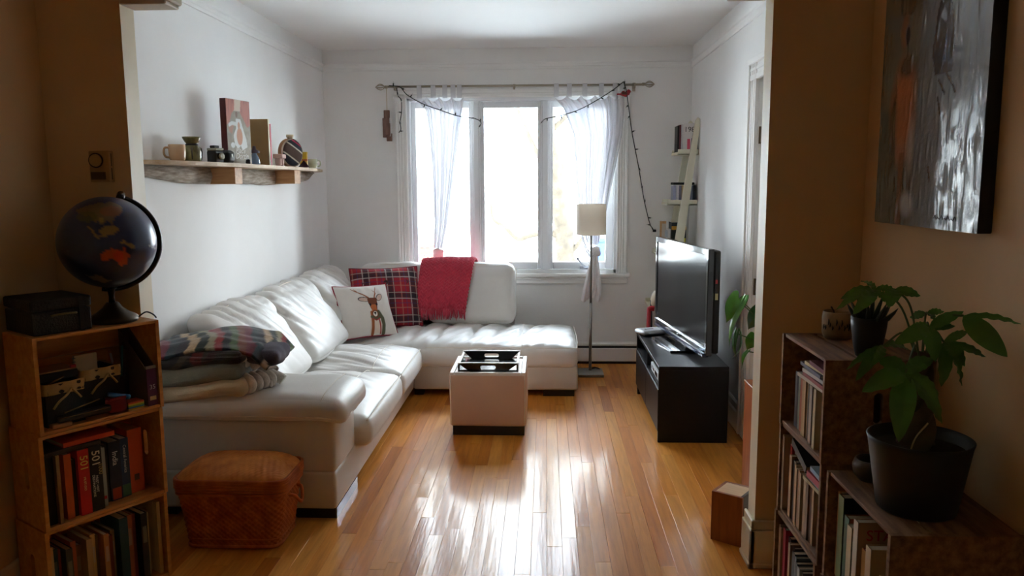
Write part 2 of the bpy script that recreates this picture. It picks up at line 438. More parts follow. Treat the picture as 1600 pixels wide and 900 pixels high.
# ------------------------------------------------------------------ window
bm = B(); yj0, yj1 = YB - .004, YB + .20
box(bm, WX0, WX0 + .035, yj0, yj1, WZ0, WZ1); box(bm, WX1 - .035, WX1, yj0, yj1, WZ0, WZ1)
box(bm, WX0, WX1, yj0, yj1, WZ1 - .035, WZ1); box(bm, WX0, WX1, yj0, yj1, WZ0, WZ0 + .035)
WIN = struct('window_1', bm, sashw)
def fluted(x0, x1, z0, z1, vertical=True):
    """casing board with raised beads"""
    bm = B(); box(bm, x0, x1, YB - .016, YB, z0, z1, .003)
    if vertical:
        w = x1 - x0
        for f0, f1, d in ((0, .18, .026), (.3, .42, .021), (.52, .64, .021), (.78, 1, .024)): box(bm, x0 + w * f0, x0 + w * f1, YB - d, YB - .01, z0, z1, .004)
    else:
        h = z1 - z0
        for f0, f1, d in ((0, .2, .024), (.35, .5, .021), (.76, 1, .03)): box(bm, x0, x1, YB - d, YB - .01, z0 + h * f0, z0 + h * f1, .004)
    return bm
part('casing', fluted(-1.305, WX0 + .012, .80, 2.36), trimw, WIN); part('casing', fluted(WX1 - .012, .712, .80, 2.36), trimw, WIN)
part('head_casing', fluted(-1.32, .727, 2.325, 2.405, False), trimw, WIN)
bm = boxb(-1.33, .737, YB - .05, YB + .02, .772, .804, .008, 2); part('window_stool', bm, trimw, WIN)
bm = boxb(-1.31, .717, YB - .02, YB, .712, .772, .004); box(bm, -1.31, .717, YB - .028, YB - .01, .745, .76, .004); part('apron', bm, trimw, WIN)
GX = ((-1.137, -.672), (-.539, -.070), (.062, .527)); GZ0, GZ1 = .897, 2.243
for x0, x1 in ((-.630, -.581), (-.030, .022)):
    bm = boxb(x0, x1, YB + .02, YB + .19, WZ0 + .035, WZ1 - .035, .004); box(bm, x0 - .016, x1 + .016, YB + .030, YB + .06, WZ0 + .035, WZ1 - .035, .004)
    part('mullion', bm, sashw, WIN)
gm, t, b = nodes('clear_pane'); t.nodes.remove(b)
out = t.nodes['Material Output']; tr = t.nodes.new('ShaderNodeBsdfTransparent'); gl = t.nodes.new('ShaderNodeBsdfGlossy'); mxs = t.nodes.new('ShaderNodeMixShader'); fr = t.nodes.new('ShaderNodeFresnel')
tr.inputs[0].default_value = (.97, .985, .98, 1); gl.inputs['Roughness'].default_value = 0.02; fr.inputs[0].default_value = 1.35
t.links.new(fr.outputs[0], mxs.inputs[0]); t.links.new(tr.outputs[0], mxs.inputs[1]); t.links.new(gl.outputs[0], mxs.inputs[2]); t.links.new(mxs.outputs[0], out.inputs['Surface'])
edges_x = (WX0 + .035, -.630, -.581, -.030, .022, WX1 - .035)
for i, (g0, g1_) in enumerate(GX):
    x0, x1 = edges_x[2 * i] + .002, edges_x[2 * i + 1] - .002; z0, z1 = WZ0 + .037, WZ1 - .037
    bm = B(); ya, yb_ = YB + .055, YB + .10
    box(bm, x0, g0, ya, yb_, z0, z1, .004); box(bm, g1_, x1, ya, yb_, z0, z1, .004)
    box(bm, g0, g1_, ya, yb_, z0, GZ0, .004); box(bm, g0, g1_, ya, yb_, GZ1, z1, .004)
    sash = part('sash', bm, sashw, WIN)
    part('pane', boxb(g0 - .005, g1_ + .005, YB + .074, YB + .078, GZ0 - .005, GZ1 + .005), gm, sash)
bm = boxb(.30, .40, YB + .02, YB + .055, .838, .862, .006, 2)
tube([(.345, YB + .03, .86), (.32, YB + .012, .88), (.285, YB + .005, .925)], .008, 8, bm); tube([(.285, YB + .005, .92), (.28, YB - .002, .945)], .012, 8, bm)
part('crank_handle', bm, plain('crank_metal', S(170, 176, 186), 0.35, metal=0.6), WIN, label='grey crank handle on the right sash')
bm = boxb(-1.10, -1.0, YB + .02, YB + .055, .838, .862, .006, 2); tube([(-1.05, YB + .03, .86), (-1.02, YB + .01, .89), (-.985, YB + .005, .925)], .008, 8, bm)
part('crank_handle', bm, plain('crank_metal', S(170, 176, 186), 0.35), WIN)

# ------------------------------------------------------------------ door in the right wall
DOOR = struct('door_1', boxb(XR + .03, XR + .07, 3.965, 4.762, .01, 2.19, .003), trimw)
for z0, z1 in ((.25, 1.0), (1.15, 2.05)):
    for y0, y1 in ((4.06, 4.33), (4.42, 4.68)):
        bm = B(); box(bm, XR + .02, XR + .032, y0, y0 + .03, z0, z1, .003); box(bm, XR + .02, XR + .032, y1 - .03, y1, z0, z1, .003)
        box(bm, XR + .02, XR + .032, y0, y1, z0, z0 + .03, .003); box(bm, XR + .02, XR + .032, y0, y1, z1 - .03, z1, .003); part('door_panel', bm, trimw, DOOR)
for y0, y1 in ((4.765, 4.935), (3.80, 3.965)):
    bm = B(); w = y1 - y0
    box(bm, XR - .016, XR, y0, y1, 0, 2.31, .003)
    for f0, f1, d in ((0, .14, .022), (.25, .37, .02), (.5, .6, .02), (.8, 1, .028)): box(bm, XR - d, XR - .01, y0 + w * f0, y0 + w * f1, 0, 2.31, .004)
    part('door_casing', bm, trimw, DOOR)
bm = B()
for z0, z1, d in ((2.19, 2.225, .02), (2.245, 2.265, .02), (2.285, 2.32, .03)): box(bm, XR - d, XR - .005, 3.80, 4.935, z0, z1, .004)
box(bm, XR - .014, XR, 3.8, 4.935, 2.19, 2.31); part('door_casing', bm, trimw, DOOR)
bm = B(); box(bm, XR, XR + .12, 4.762, 4.785, 0, 2.2); box(bm, XR, XR + .12, 3.955, 3.965, 0, 2.2); part('door_jamb', bm, trimw, DOOR)
brass = plain('aged_hinge_metal', S(120, 104, 80), 0.4, metal=0.8)
for z in (.28, .968, 1.867):
    bm = boxb(XR + .012, XR + .032, 4.70, 4.76, z - .045, z + .045, .002); tube([(XR + .012, 4.757, z - .05), (XR + .012, 4.757, z + .05)], .007, 8, bm); part('hinge', bm, brass, DOOR)

# ------------------------------------------------------------------ outside the window
snow = plain('pale_ground', S(226, 226, 222), 0.9, 0.05, 0.6)
struct('ground', boxb(-30, 30, 7.2, 60, -.7, -.6), snow)
# ================================================================== sofa
def leather(name, col):
    m, t, b = nodes(name)
    v = coords(t)
    f = noise_tex(t, v, 5, 3); c = ramp(t, f, [(0.3, tuple(x * .95 for x in col)), (0.7, col)])
    t.links.new(c, b.inputs['Base Color']); b.inputs['Roughness'].default_value = 0.42
    vo = t.nodes.new('ShaderNodeTexVoronoi'); vo.inputs['Scale'].default_value = 260; t.links.new(v, vo.inputs['Vector'])
    n2 = noise_tex(t, v, 22, 4, .6); ma = t.nodes.new('ShaderNodeMath'); ma.operation = 'MULTIPLY_ADD'; ma.inputs[1].default_value = 3.0
    t.links.new(n2, ma.inputs[0]); t.links.new(vo.outputs['Distance'], ma.inputs[2])
    bump(t, b, ma.outputs[0], 0.10, 0.004)
    b.inputs['Coat Weight'].default_value = 0.05; b.inputs['Coat Roughness'].default_value = 0.3
    return m
LEA = leather('cream_leather', S(226, 223, 218)); LEA2 = leather('cream_leather_base', S(208, 202, 192))
seam_m = plain('cream_piping', S(228, 220, 206), 0.5)
sofa = thing('sofa', 'cream leather corner sofa with chaise along the window wall', 'sofa', (-1.45, 5.2, 0))
def wp(name, bm, mat, parent, smooth=False, label=None, off=(0, 0, 0)):
    """a part whose mesh is given in room coordinates (moved by off)"""
    o = part(name, bm, mat, parent, smooth, label=label)
    p = parent
    base = Vector((0, 0, 0))
    while p is not None: base += p.location; p = p.parent
    o.location = Vector(off) - base; return o
def shift(bm, v): bmesh.ops.translate(bm, vec=v, verts=bm.verts); return bm
def cushion(c, h, r, n, puff, fn=None, disp=None):
    return shift(soft_box(h[0], h[1], h[2], r, n, puff, fn, disp), c)
soft = lambda k, a: (lambda co: a * nz(co.x * k, co.y * k, co.z * k))
wp('base', cushion((-1.45, 5.17, .145), (.45, 1.615, .095), .02, (4, 16, 2), (0.004, 0, 0)), LEA2, sofa, True)
wp('base', cushion((-.38, 6.28, .145), (.62, .52, .095), .02, (6, 4, 2), (0, 0.004, 0)), LEA2, sofa, True)
wp('arm', cushion((-1.45, 3.755, .37), (.45, .195, .14), .022, (10, 5, 4), (.012, .012, 0)), LEA2, sofa, True)
def arm_fn(q):
    e = max(0, (q.x - .30)) / .22
    q.z -= .035 * e * e; return q
pad = wp('arm_pad', cushion((-1.4175, 3.745, .557), (.4875, .245, .062), .052, (30, 16, 4), (0, .01, .014), arm_fn,
         lambda co: .004 * nz(co.x * 6, co.y * 9, co.z * 9) - .004 * max(0, ridged(co.x * 13, co.y * 3, 1)) * max(0, co.x - .25) * 4), LEA, sofa, True)
wp('piping', tube(spline([(-1.90, 3.508, .525), (-1.4, 3.498, .525), (-1.08, 3.500, .52), (-.98, 3.52, .51), (-.94, 3.6, .505), (-.94, 3.9, .51)], 8), .0032, 6), seam_m, pad)
wp('piping', tube(spline([(-1.05, 3.502, .575), (-1.04, 3.53, .612), (-1.035, 3.6, .630), (-1.035, 3.75, .636), (-1.035, 3.93, .626)], 6), .002, 6), seam_m, pad)
def seat_wr(ax, seed, amp=.017):
    def f(co):
        up = max(0.0, min(1.0, (co.z + .03) / .08))
        a = ridged(co.x * 2.1 + seed, co.y * 11 + co.x * 5, seed) if ax == 'x' else ridged(co.y * 2.1 + seed, co.x * 8 - co.y * 3, seed)
        a2 = nz(co.x * 5 + seed, co.y * 7, 2)
        return up * (-amp * max(0, a) ** 2.2 + amp * .7 * a2) * (1 if co.x < .22 else max(.12, 1 - (co.x - .22) / .16))
    return f
def seat_front(q):
    if q.x > .2: q.z -= .02 * ((q.x - .2) / .26) ** 2
    return q
s1 = wp('seat_cushion', cushion((-1.385, 4.44, .315), (.465, .485, .085), .055, (44, 60, 6), (.012, 0, .06), seat_front, seat_wr('x', 1.3)), LEA, sofa, True)
s2 = wp('seat_cushion', cushion((-1.385, 5.335, .315), (.465, .405, .085), .055, (44, 54, 6), (.012, 0, .06), seat_front, seat_wr('x', 4.7)), LEA, sofa, True)
for s, y0, y1 in ((s1, 3.98, 4.90), (s2, 4.96, 5.71)):
    wp('piping', tube(spline([(-.945, y0, .36), (-.932, y0 + .03, .373), (-.926, (y0 + y1) / 2, .383), (-.932, y1 - .03, .373), (-.945, y1, .36)], 8), .0035, 6), seam_m, s)
    wp('piping', tube(spline([(-1.13, y0, .405), (-1.13, y0 + .12, .432), (-1.13, (y0 + y1) / 2, .452), (-1.13, y1 - .12, .432), (-1.13, y1, .405)], 8), .002, 6), seam_m, s)
def chaise_wr(co):
    up = max(0.0, min(1.0, (co.z + .02) / .07)); x = co.x - .74; y = co.y      # x from the room's x = 0
    d = 0.0
    for xi, sl, dp in ((-1.28, .15, .010), (-1.05, .1, .018), (-.86, .12, .022), (-.62, .18, .022), (-.46, .22, .014), (-.28, .25, .018), (-.12, .15, .008)):
        w = (x - (xi + sl * (y + .43))) / .028; fade = max(0, min(1, (y + .40) / .25))
        d -= 1.5 * dp * math.exp(-w * w) * fade
    d += .012 * nz(co.x * 3.3, co.y * 5, 6) - .012 * max(0, ridged(co.x * 9 - co.y * 6, co.y * 2.5, 9)) ** 2 * (1 if x < .0 else .5)
    return d * up
def chaise_fn(q):
    if q.y < -.2: q.z -= .02 * ((-q.y - .2) / .24) ** 2
    return q
ch = wp('chaise_cushion', cushion((-.74, 6.19, .315), (.98, .445, .085), .055, (110, 46, 6), (.012, .012, .062), chaise_fn, chaise_wr), LEA, sofa, True)
wp('piping', tube(spline([(-.9, 5.757, .375), (-.4, 5.742, .379), (.0, 5.742, .379), (.2, 5.755, .374), (.232, 5.80, .375), (.242, 6.1, .388), (.236, 6.55, .39)], 8), .003, 6), seam_m, ch)
wp('piping', tube(spline([(-.18, 5.745, .33), (-.18, 5.75, .365), (-.18, 5.82, .405), (-.18, 6.0, .443), (-.18, 6.3, .453), (-.18, 6.5, .435)], 8), .002, 6), seam_m, ch)
def back_fn(q):
    t_ = (q.z + .24) / .48
    q.x *= (1.0 - .38 * t_); q.x += -.26 * (t_ - .5); return q
def back_wr(seed):
    def f(co):
        a = ridged(co.y * 7 + co.z * 6 + seed, co.z * 2.2, seed); t_ = (co.z + .24) / .48
        return -.026 * max(0, a) ** 2.4 * max(0, min(1, 1.6 * t_ - .2)) + .012 * nz(co.y * 3.5 + seed, co.z * 3.5, co.x * 3)
    return f
for k, (y0, y1) in enumerate(((3.96, 4.88), (4.88, 5.77), (5.77, 6.60))):
    b_ = wp('back_cushion', cushion((-1.70, (y0 + y1) / 2, .675), (.135, (y1 - y0) / 2, .235), .075, (8, 40, 26), (.075, .0, .022), back_fn, back_wr(k * 3.1)), LEA, sofa, True)
    yy = (y0 + y1) / 2; hw = (y1 - y0) / 2 - .03
    wp('piping', tube(spline([(-1.815, yy - hw, .86), (-1.80, yy - hw * .5, .905), (-1.80, yy, .918), (-1.80, yy + hw * .5, .905), (-1.815, yy + hw, .86)], 6), .003, 6), seam_m, b_)
def backy_fn(q):
    t_ = (q.z + .24) / .48
    q.y *= (1.0 - .36 * t_); q.y += .20 * (t_ - .5); q.x *= 1 - .03 * t_; return q
def backy_wr(seed):
    def f(co):
        t_ = (co.z + .24) / .48
        return -.007 * max(0, ridged(co.x * 8 - co.z * 3 + seed, co.z * 2.5, seed)) ** 2 * max(0, t_) + .008 * nz(co.x * 4 + seed, co.z * 4, co.y * 3)
    return f
for k, (x0, x1) in enumerate(((-1.60, -.985), (-.985, -.245))):
    b_ = wp('back_cushion', cushion(((x0 + x1) / 2, 6.60, .675), ((x1 - x0) / 2, .135, .235), .07, (34, 8, 26), (.0, .06, .015), backy_fn, backy_wr(20 + k * 2.3)), LEA, sofa, True)
    xx = (x0 + x1) / 2; hw = (x1 - x0) / 2 - .02
    wp('piping', tube(spline([(xx - hw, 6.67, .855), (xx - hw * .5, 6.645, .905), (xx, 6.64, .913), (xx + hw * .5, 6.645, .905), (xx + hw, 6.67, .88), (xx + hw + .005, 6.62, .70), (xx + hw, 6.55, .47)], 6), .003, 6), seam_m, b_)
wp('back_frame', cushion((-1.85, 5.35, .42), (.055, 1.4, .20), .03, (2, 12, 4), (0, 0, 0)), LEA2, sofa, True)
wp('back_frame', cushion((-1.07, 6.76, .42), (.80, .045, .20), .03, (8, 2, 4), (0, 0, 0)), LEA2, sofa, True)
dark = plain('dark_wood_foot', S(36, 26, 22), 0.4); chrome = plain('brushed_foot_metal', S(150, 156, 172), 0.25, metal=0.9)
ft = wp('foot', boxb(-1.40, -1.012, 3.575, 3.64, 0, .052), dark, sofa)
wp('metal_plate', boxb(-1.012, -1.004, 3.575, 3.985, 0, .052), chrome, ft, label='brushed metal face of the front foot')
wp('foot', boxb(-.02, .215, 5.785, 5.85, 0, .052), dark, sofa); wp('foot', boxb(-.02, .215, 6.68, 6.75, 0, .052), dark, sofa)
wp('foot', boxb(-1.0, -.93, 5.80, 5.87, 0, .052), dark, sofa); wp('foot', boxb(-1.88, -1.8, 3.6, 3.7, 0, .052), dark, sofa)

# ------------------------------------------------------------------ throw pillows
def pillow_bm(w, h, t_, n=90, pinch=.07, seed=0):
    """two-sided pillow: x across, z up, printed face towards -y"""
    def pt(u, v, s):
        a, b_ = 2 * u - 1, 2 * v - 1
        th = t_ * (max(0, 1 - abs(a) ** 2.6) ** .62) * (max(0, 1 - abs(b_) ** 2.6) ** .62)
        x = w / 2 * a * (1 - pinch * (1 - b_ * b_) * abs(a) ** 3); z = h / 2 * b_ * (1 - pinch * (1 - a * a) * abs(b_) ** 3)
        y = s * th + .006 * nz(a * 2.2 + seed, b_ * 2.2, s) * min(1, th / t_ * 2) + .004 * nz(a * 6 + seed, b_ * 5, s) * min(1, th / t_ * 2)
        return (x, y, z)
    bm = B(); grid(n, n, lambda u, v: pt(u, v, -1), bm); grid(30, 30, lambda u, v: pt(u, v, 1), bm)
    bmesh.ops.remove_doubles(bm, verts=bm.verts, dist=2e-4); return bm, pt
def rim_path(pt, n=24):
    P = []
    for e in range(4):
        for k in range(n):
            s = k / n; u, v = ((s, 0), (1, s), (1 - s, 1), (0, 1 - s))[e]; P.append(pt(u, v, 0))
    return P
# plaid
t_ = thing('throw_pillow', 'large red tartan pillow with buttons leaning in the sofa corner', 'pillow', (-1.27, 6.22, .455), (-.46, .0, .34))
bm, pt = pillow_bm(.56, .52, .075, 110, .05, 3); shift(bm, (0, 0, .245))
o = part('cover', bm, painted('tartan_cloth', 0.9, 300, .15, sheen=.2), t_, True)
def tartan(co):
    u = co[:, 0] + .02; v = co[:, 2] + .01
    img = np.tile(C3(S(168, 20, 40)), (len(u), 1)); P_ = .19
    def bands(w):
        p = np.mod(w, P_) / P_
        return ((p > .10) & (p < .46)).astype(np.float32), ((p > .20) & (p < .36)).astype(np.float32), p
    for w in (u, v):
        a, b_, p = bands(w)
        img = lay(img, a, S(40, 24, 44), .62); img = lay(img, b_, S(14, 34, 40), .55)
    for w in (u, v):
        p = np.mod(w, P_) / P_
        for c0, wd, col in ((.15, .026, S(206, 196, 190)), (.42, .02, S(200, 190, 176)), (.74, .03, S(190, 120, 100)), (.94, .02, S(60, 50, 110))):
            img = lay(img, np.clip(1.4 - np.abs(p - c0) / wd * 1.4, 0, 1), col, .8)
    return img
paint(o, tartan)
part('piping', tube([(p[0], p[1], p[2] + .245) for p in rim_path(pt)], .006, 6, closed=True), plain('dark_red_cord', S(120, 18, 34), 0.8), t_, True)
for x, z in ((.165, .355), (.0, .35), (-.17, .345)):
    u = x / .53; bm = lathe([(0, 0), (.017, 0), (.02, .004), (.019, .009), (.013, .008), (.008, .006), (0, .006)], 18)
    bmesh.ops.rotate(bm, matrix=Matrix.Rotation(PI / 2, 3, 'X'), verts=bm.verts)
    part('button', bm, plain('dark_red_button', S(70, 26, 34), 0.35), t_, True, loc=(x, -.066 + (.018 if abs(x) > .1 else 0), z))
# deer
t_ = thing('throw_pillow', 'white pillow printed with a brown deer wearing a scarf', 'pillow', (-1.335, 5.88, .44), (-.52, .03, .68))
bm, pt = pillow_bm(.455, .44, .065, 120, .06, 8); shift(bm, (0, 0, .205))
o = part('cover', bm, painted('printed_canvas', 0.9, 260, .12), t_, True)
def deer(co):
    u = co[:, 0] / .435 + .5; v = (co[:, 2] - .205) / .43 + .5
    img = np.tile(C3(S(228, 220, 212)), (len(u), 1))
    img = np.where((co[:, 1] > .004)[:, None], C3(S(150, 20, 48)), img)
    fr = (co[:, 1] < .012).astype(np.float32)
    B1, B2, OR, DK, GR, RD = S(120, 62, 34), S(160, 88, 44), S(190, 104, 52), S(34, 24, 30), S(92, 92, 66), S(168, 52, 50)
    img = lay(img, fr * poly_mask(u, v, [(.515, .44), (.68, .44), (.70, .05), (.455, .05)]), S(226, 206, 190))
    img = lay(img, fr * seg_mask(u, v, [(.545, .42), (.53, .24), (.505, .04)], .033), B2)
    img = lay(img, fr * seg_mask(u, v, [(.665, .42), (.725, .30), (.735, .18), (.715, .04)], .042), GR)
    img = lay(img, fr * seg_mask(u, v, [(.64, .38), (.665, .24), (.66, .04)], .015), RD)
    img = lay(img, fr * seg_mask(u, v, [(.53, .33), (.60, .29), (.68, .33)], .035), GR)
    img = lay(img, fr * seg_mask(u, v, [(.535, .30), (.60, .265), (.675, .30)], .012), RD)
    for pts, w in (([(.545, .70), (.44, .78), (.33, .85), (.27, .905)], .017), ([(.42, .79), (.37, .83), (.315, .90)], .012), ([(.46, .76), (.42, .80)], .01), ([(.665, .71), (.70, .79), (.715, .84), (.755, .92)], .014), ([(.705, .80), (.66, .86)], .009), ([(.69, .76), (.73, .80)], .008)):
        img = lay(img, fr * seg_mask(u, v, pts, w, w * .45), B2)
    img = lay(img, fr * ell(u, v, .45, .675, .115, .05, -.18), DK); img = lay(img, fr * ell(u, v, .455, .672, .100, .040, -.18), S(214, 184, 166))
    img = lay(img, fr * ell(u, v, .755, .70, .085, .055, .8), DK); img = lay(img, fr * ell(u, v, .758, .70, .072, .044, .8), S(216, 186, 168))
    img = lay(img, fr * poly_mask(u, v, [(.52, .70), (.69, .70), (.70, .60), (.665, .48), (.645, .37), (.57, .37), (.55, .48), (.51, .60)]), B1)
    img = lay(img, fr * poly_mask(u, v, [(.545, .56), (.66, .56), (.65, .44), (.64, .38), (.575, .38), (.56, .44)]), OR)
    img = lay(img, fr * ell(u, v, .607, .385, .062, .075), B1); img = lay(img, fr * ell(u, v, .607, .385, .042, .05), S(236, 228, 216))
    img = lay(img, fr * ell(u, v, .607, .402, .024, .018), DK); img = lay(img, fr * seg_mask(u, v, [(.607, .40), (.607, .37)], .008), DK)
    for cx in (.545, .672): img = lay(img, fr * ell(u, v, cx, .565, .022, .026), DK)
    return img
paint(o, deer)
part('piping', tube([(p[0], p[1], p[2] + .205) for p in rim_path(pt)], .0055, 6, closed=True), plain('crimson_cord', S(150, 20, 48), 0.8), t_, True)

# ------------------------------------------------------------------ red throw over the window-side back cushion
t_ = thing('throw_blanket', 'red chevron knit throw with fringe draped over the sofa back', 'blanket', (-.82, 6.6, .5))
prof = spline([(6.80, .62), (6.785, .80), (6.755, .915), (6.69, .962), (6.62, .955), (6.568, .91), (6.535, .82), (6.50, .72), (6.462, .62), (6.435, .545)], 14)
prof = [(p[0], p[1]) for p in [(q[0], q[1]) for q in spline([(a[0], a[1], 0) for a in [(6.80, .62), (6.79, .80), (6.765, .92), (6.70, .966), (6.62, .962), (6.555, .915), (6.49, .82), (6.415, .72), (6.37, .62), (6.352, .56)]], 16)]]
Lp = [0.0]
for a, b_ in zip(prof, prof[1:]): Lp.append(Lp[-1] + math.hypot(a[0] - b_[0], a[1] - b_[1]))
def at_s(s):
    d = s * Lp[-1]
    for i in range(len(prof) - 1):
        if Lp[i + 1] >= d:
            f = (d - Lp[i]) / (Lp[i + 1] - Lp[i] + 1e-9); a, b_ = prof[i], prof[i + 1]
            y, z = a[0] + (b_[0] - a[0]) * f, a[1] + (b_[1] - a[1]) * f; ty, tz = b_[0] - a[0], b_[1] - a[1]; L = math.hypot(ty, tz); return y, z, tz / L, -ty / L
    return prof[-1][0], prof[-1][1], -1, 0
def throw_pt(u, s, side=1):
    y, z, ny, nzv = at_s(s)
    x0 = -1.045 + .03 * max(0, .55 - s) - .035 * s ** 2; x1 = -.585 - .075 * max(0, s - .35) / .65 + .02 * (s < .3)
    x = x0 + (x1 - x0) * u
    tri = abs(((u * 10.5) % 1) - .5) * 2
    h = .0045 * math.sin(2 * PI * (s * 30 + tri * .95)) + .010 * nz(u * 3, s * 2.5, 4) + .004 * nz(u * 9, s * 6, 2)
    if side < 0: h = -.008
    sag = -.03 * max(0, (abs(u - .5) - .42)) / .08 * .4
    return (x, y + ny * h * -1 + 0, z + nzv * h * -1 + sag)
def throw_grid():
    bm = B(); grid(120, 190, lambda u, s: throw_pt(u, s), bm); return bm
redk = plain('red_knit', S(204, 56, 80), 0.95, 0.12, 30, 420, .35, sheen=.3)
o = wp('knit', throw_grid(), redk, t_, True)
sm = o.modifiers.new('thickness', 'SOLIDIFY'); sm.thickness = .008; sm.offset = -1
bm = B(); rr = random.Random(5)
for k in range(74):
    u = (k + rr.random() * .6) / 74; p = Vector(throw_pt(u, .995)); L = rr.uniform(.055, .085); dx = rr.uniform(-.012, .012); dy = rr.uniform(-.016, .004)
    tube([p + Vector((0, .003, .01)), p + Vector((dx * .3, dy - .008, -L * .45)), p + Vector((dx, dy - .004, -L))], .0032, 5, bm, rads=[.0042, .0036, .003])
    if k % 5 == 0: tube([p + Vector((0, -.006, .05)), p + Vector((dx * 2, -.018, .0)), p + Vector((dx * 3, -.012, -.035))], .003, 5, bm)
o = wp('fringe', bm, redk, t_, True); o['kind'] = 'stuff'

# ------------------------------------------------------------------ folded blankets on the near arm
def folded(name, label, x0, x1, y0, y1, z0, z1, mat, seed, sag, layers=2, rot=0.0, pr=None, extra=None):
    cx_, cy_, cz_ = (x0 + x1) / 2, (y0 + y1) / 2, (z0 + z1) / 2; hx, hy, hz = (x1 - x0) / 2, (y1 - y0) / 2, (z1 - z0) / 2
    def fn(q):
        f = max(0, (-q.y / hy)) ** 2 * max(0, (.6 - q.x / hx) / 1.6); q.z -= sag * f
        return q
    def dp(co):
        g = 0
        ed = max(abs(co.x) / hx, abs(co.y) / hy)
        if ed > .8:
            for l in range(1, layers): g -= .010 * math.exp(-(((co.z + hz) / (2 * hz) - l / layers) / .06) ** 2)
        return g + .008 * nz(co.x * 6 + seed, co.y * 6, co.z * 5 + seed) + .004 * nz(co.x * 15 + seed, co.y * 15, co.z * 9)
    bm = soft_box(hx, hy, hz, min(.042, hz * .8), (46, 30, 12), (.008, .012, .008), fn, dp)
    t2 = thing(name, label, 'blanket', (cx_, cy_, cz_), rot)
    o2 = part('folds', bm, mat, t2, True)
    if pr: paint(o2, pr)
    return t2
cream_b = plain('cream_fleece', S(206, 186, 152), 0.95, 0.06, 20, 160, .3, sheen=.4)
grey_b = plain('grey_green_fleece', S(122, 120, 104), 0.95, 0.08, 25, 160, .3, sheen=.4)
white_f = plain('white_fleece', S(222, 214, 202), 0.95, 0.05, 40, 120, .5, sheen=.5)
b1 = folded('folded_blanket', 'cream fleece blanket, lowest in the folded pile on the sofa arm', -1.86, -1.395, 3.485, 3.93, .618, .705, cream_b, 1, .062, 1)
b2_ = folded('folded_blanket', 'grey green blanket with white fleece edge, middle of the folded pile', -1.86, -1.41, 3.485, 3.92, .695, .785, grey_b, 5, .06, 1)
def lump(bm, c, r, seed, sx=1, sy=1, sz=1):
    b9 = B(); bmesh.ops.create_icosphere(b9, subdivisions=3, radius=1)
    for v in b9.verts:
        k = 1 + .25 * nz(v.co.x * 1.5 + seed, v.co.y * 1.5, v.co.z * 1.5); v.co = Vector((v.co.x * r * sx * k + c[0], v.co.y * r * sy * k + c[1], v.co.z * r * sz * k + c[2]))
    join(bm, b9)
bm = B()
for k in range(4): tube(spline([(-1.42 + .02 * k, 3.56 + .03 * k, .705), (-1.38 + .02 * k, 3.54 + .035 * k, .685), (-1.375 + .018 * k, 3.545 + .04 * k, .655), (-1.40 + .02 * k, 3.56 + .04 * k, .63)], 6), .02, 8, bm)
tube(spline([(-1.40, 3.72, .69), (-1.34, 3.70, .68), (-1.295, 3.70, .66), (-1.28, 3.70, .65)], 6), .028, 10, bm); tube(spline([(-1.40, 3.66, .66), (-1.345, 3.64, .652), (-1.315, 3.64, .648)], 6), .022, 10, bm)
wp('fleece_edge', bm, white_f, b1, True, label='white fleece edge bunched at the fold')
bm = grid(40, 14, lambda u, v: (-1.50 + .20 * u + .012 * math.sin(v * 9), 3.51 + .16 * u + .012 * math.sin(u * 26 + v * 3), .788 + .03 * u * (1 - u) - .08 * v * (.35 + .65 * u) + .006 * math.sin(u * 31)))
o = wp('fleece_edge', bm, white_f, b2_, True, label='ruffled white fleece edge'); sm = o.modifiers.new('thickness', 'SOLIDIFY'); sm.thickness = .008
# striped top blanket
STR = [S(150, 140, 112), S(140, 36, 40), S(24, 26, 34), S(78, 96, 56), S(120, 60, 36), S(110, 30, 48), S(30, 50, 58), S(20, 24, 40), S(178, 150, 116), S(24, 40, 36)]
def stripes(co):
    w = co[:, 0] * 1.0 + co[:, 1] * .55 - co[:, 2] * .9 + .5; p = np.mod(w * 24 + .6 * vnoise(co[:, 0] * 8 + 9, co[:, 1] * 8 + 9, 3), 10); img = np.zeros((len(w), 3), np.float32)
    for k in range(10): img[(p >= k) & (p < k + 1)] = STR[k]
    n = vnoise(co[:, 0] * 130 + 300, co[:, 1] * 130 + 300, 5)[:, None]; return img * (.75 + .5 * n)
def dark_stripes(co):
    c = stripes(co); return np.where((np.mod(co[:, 0] * 9 + 3, 3) < .45)[:, None], C3(S(96, 34, 34)), C3(S(40, 32, 28)) * .6 + c * .10)
str_m = painted('striped_wool', 0.95, 240, .3, sheen=.3)
b3 = folded('folded_blanket', 'dark striped wool blanket on top of the folded pile', -1.86, -1.405, 3.485, 3.92, .775, .838, str_m, 9, .045, 3, 0.0, dark_stripes)
def drape(u, v):
    x = -1.87 + .575 * u; y = 3.475 + .40 * v + .05 * u
    z = .838 + .055 * math.sin(PI * min(1, u * 1.05)) ** 2 * (.4 + .6 * u) - .05 * max(0, .25 - v) * 4 * (.4 + .6 * (1 - u)) + .014 * nz(u * 5, v * 5, 3) - .075 * max(0, u - .88) / .12
    return (x, y, z)
o = wp('loose_fold', grid(70, 40, drape), str_m, b3, True); paint(o, lambda co: stripes(co - np.array([-1.63, 3.71, .80])))
sm = o.modifiers.new('thickness', 'SOLIDIFY'); sm.thickness = .014; sm.offset = 0
bm = soft_box(.085, .10, .035, .03, (16, 16, 6), (0, 0, .01), None, lambda co: .012 * nz(co.x * 14, co.y * 14, co.z * 14)); shift(bm, (-1.335, 3.66, .79))
wp('rolled_end', bm, plain('slate_wool', S(92, 88, 100), 0.95, .15, 20, 200, .3), b3, True, label='slate grey rolled end under the stripes')
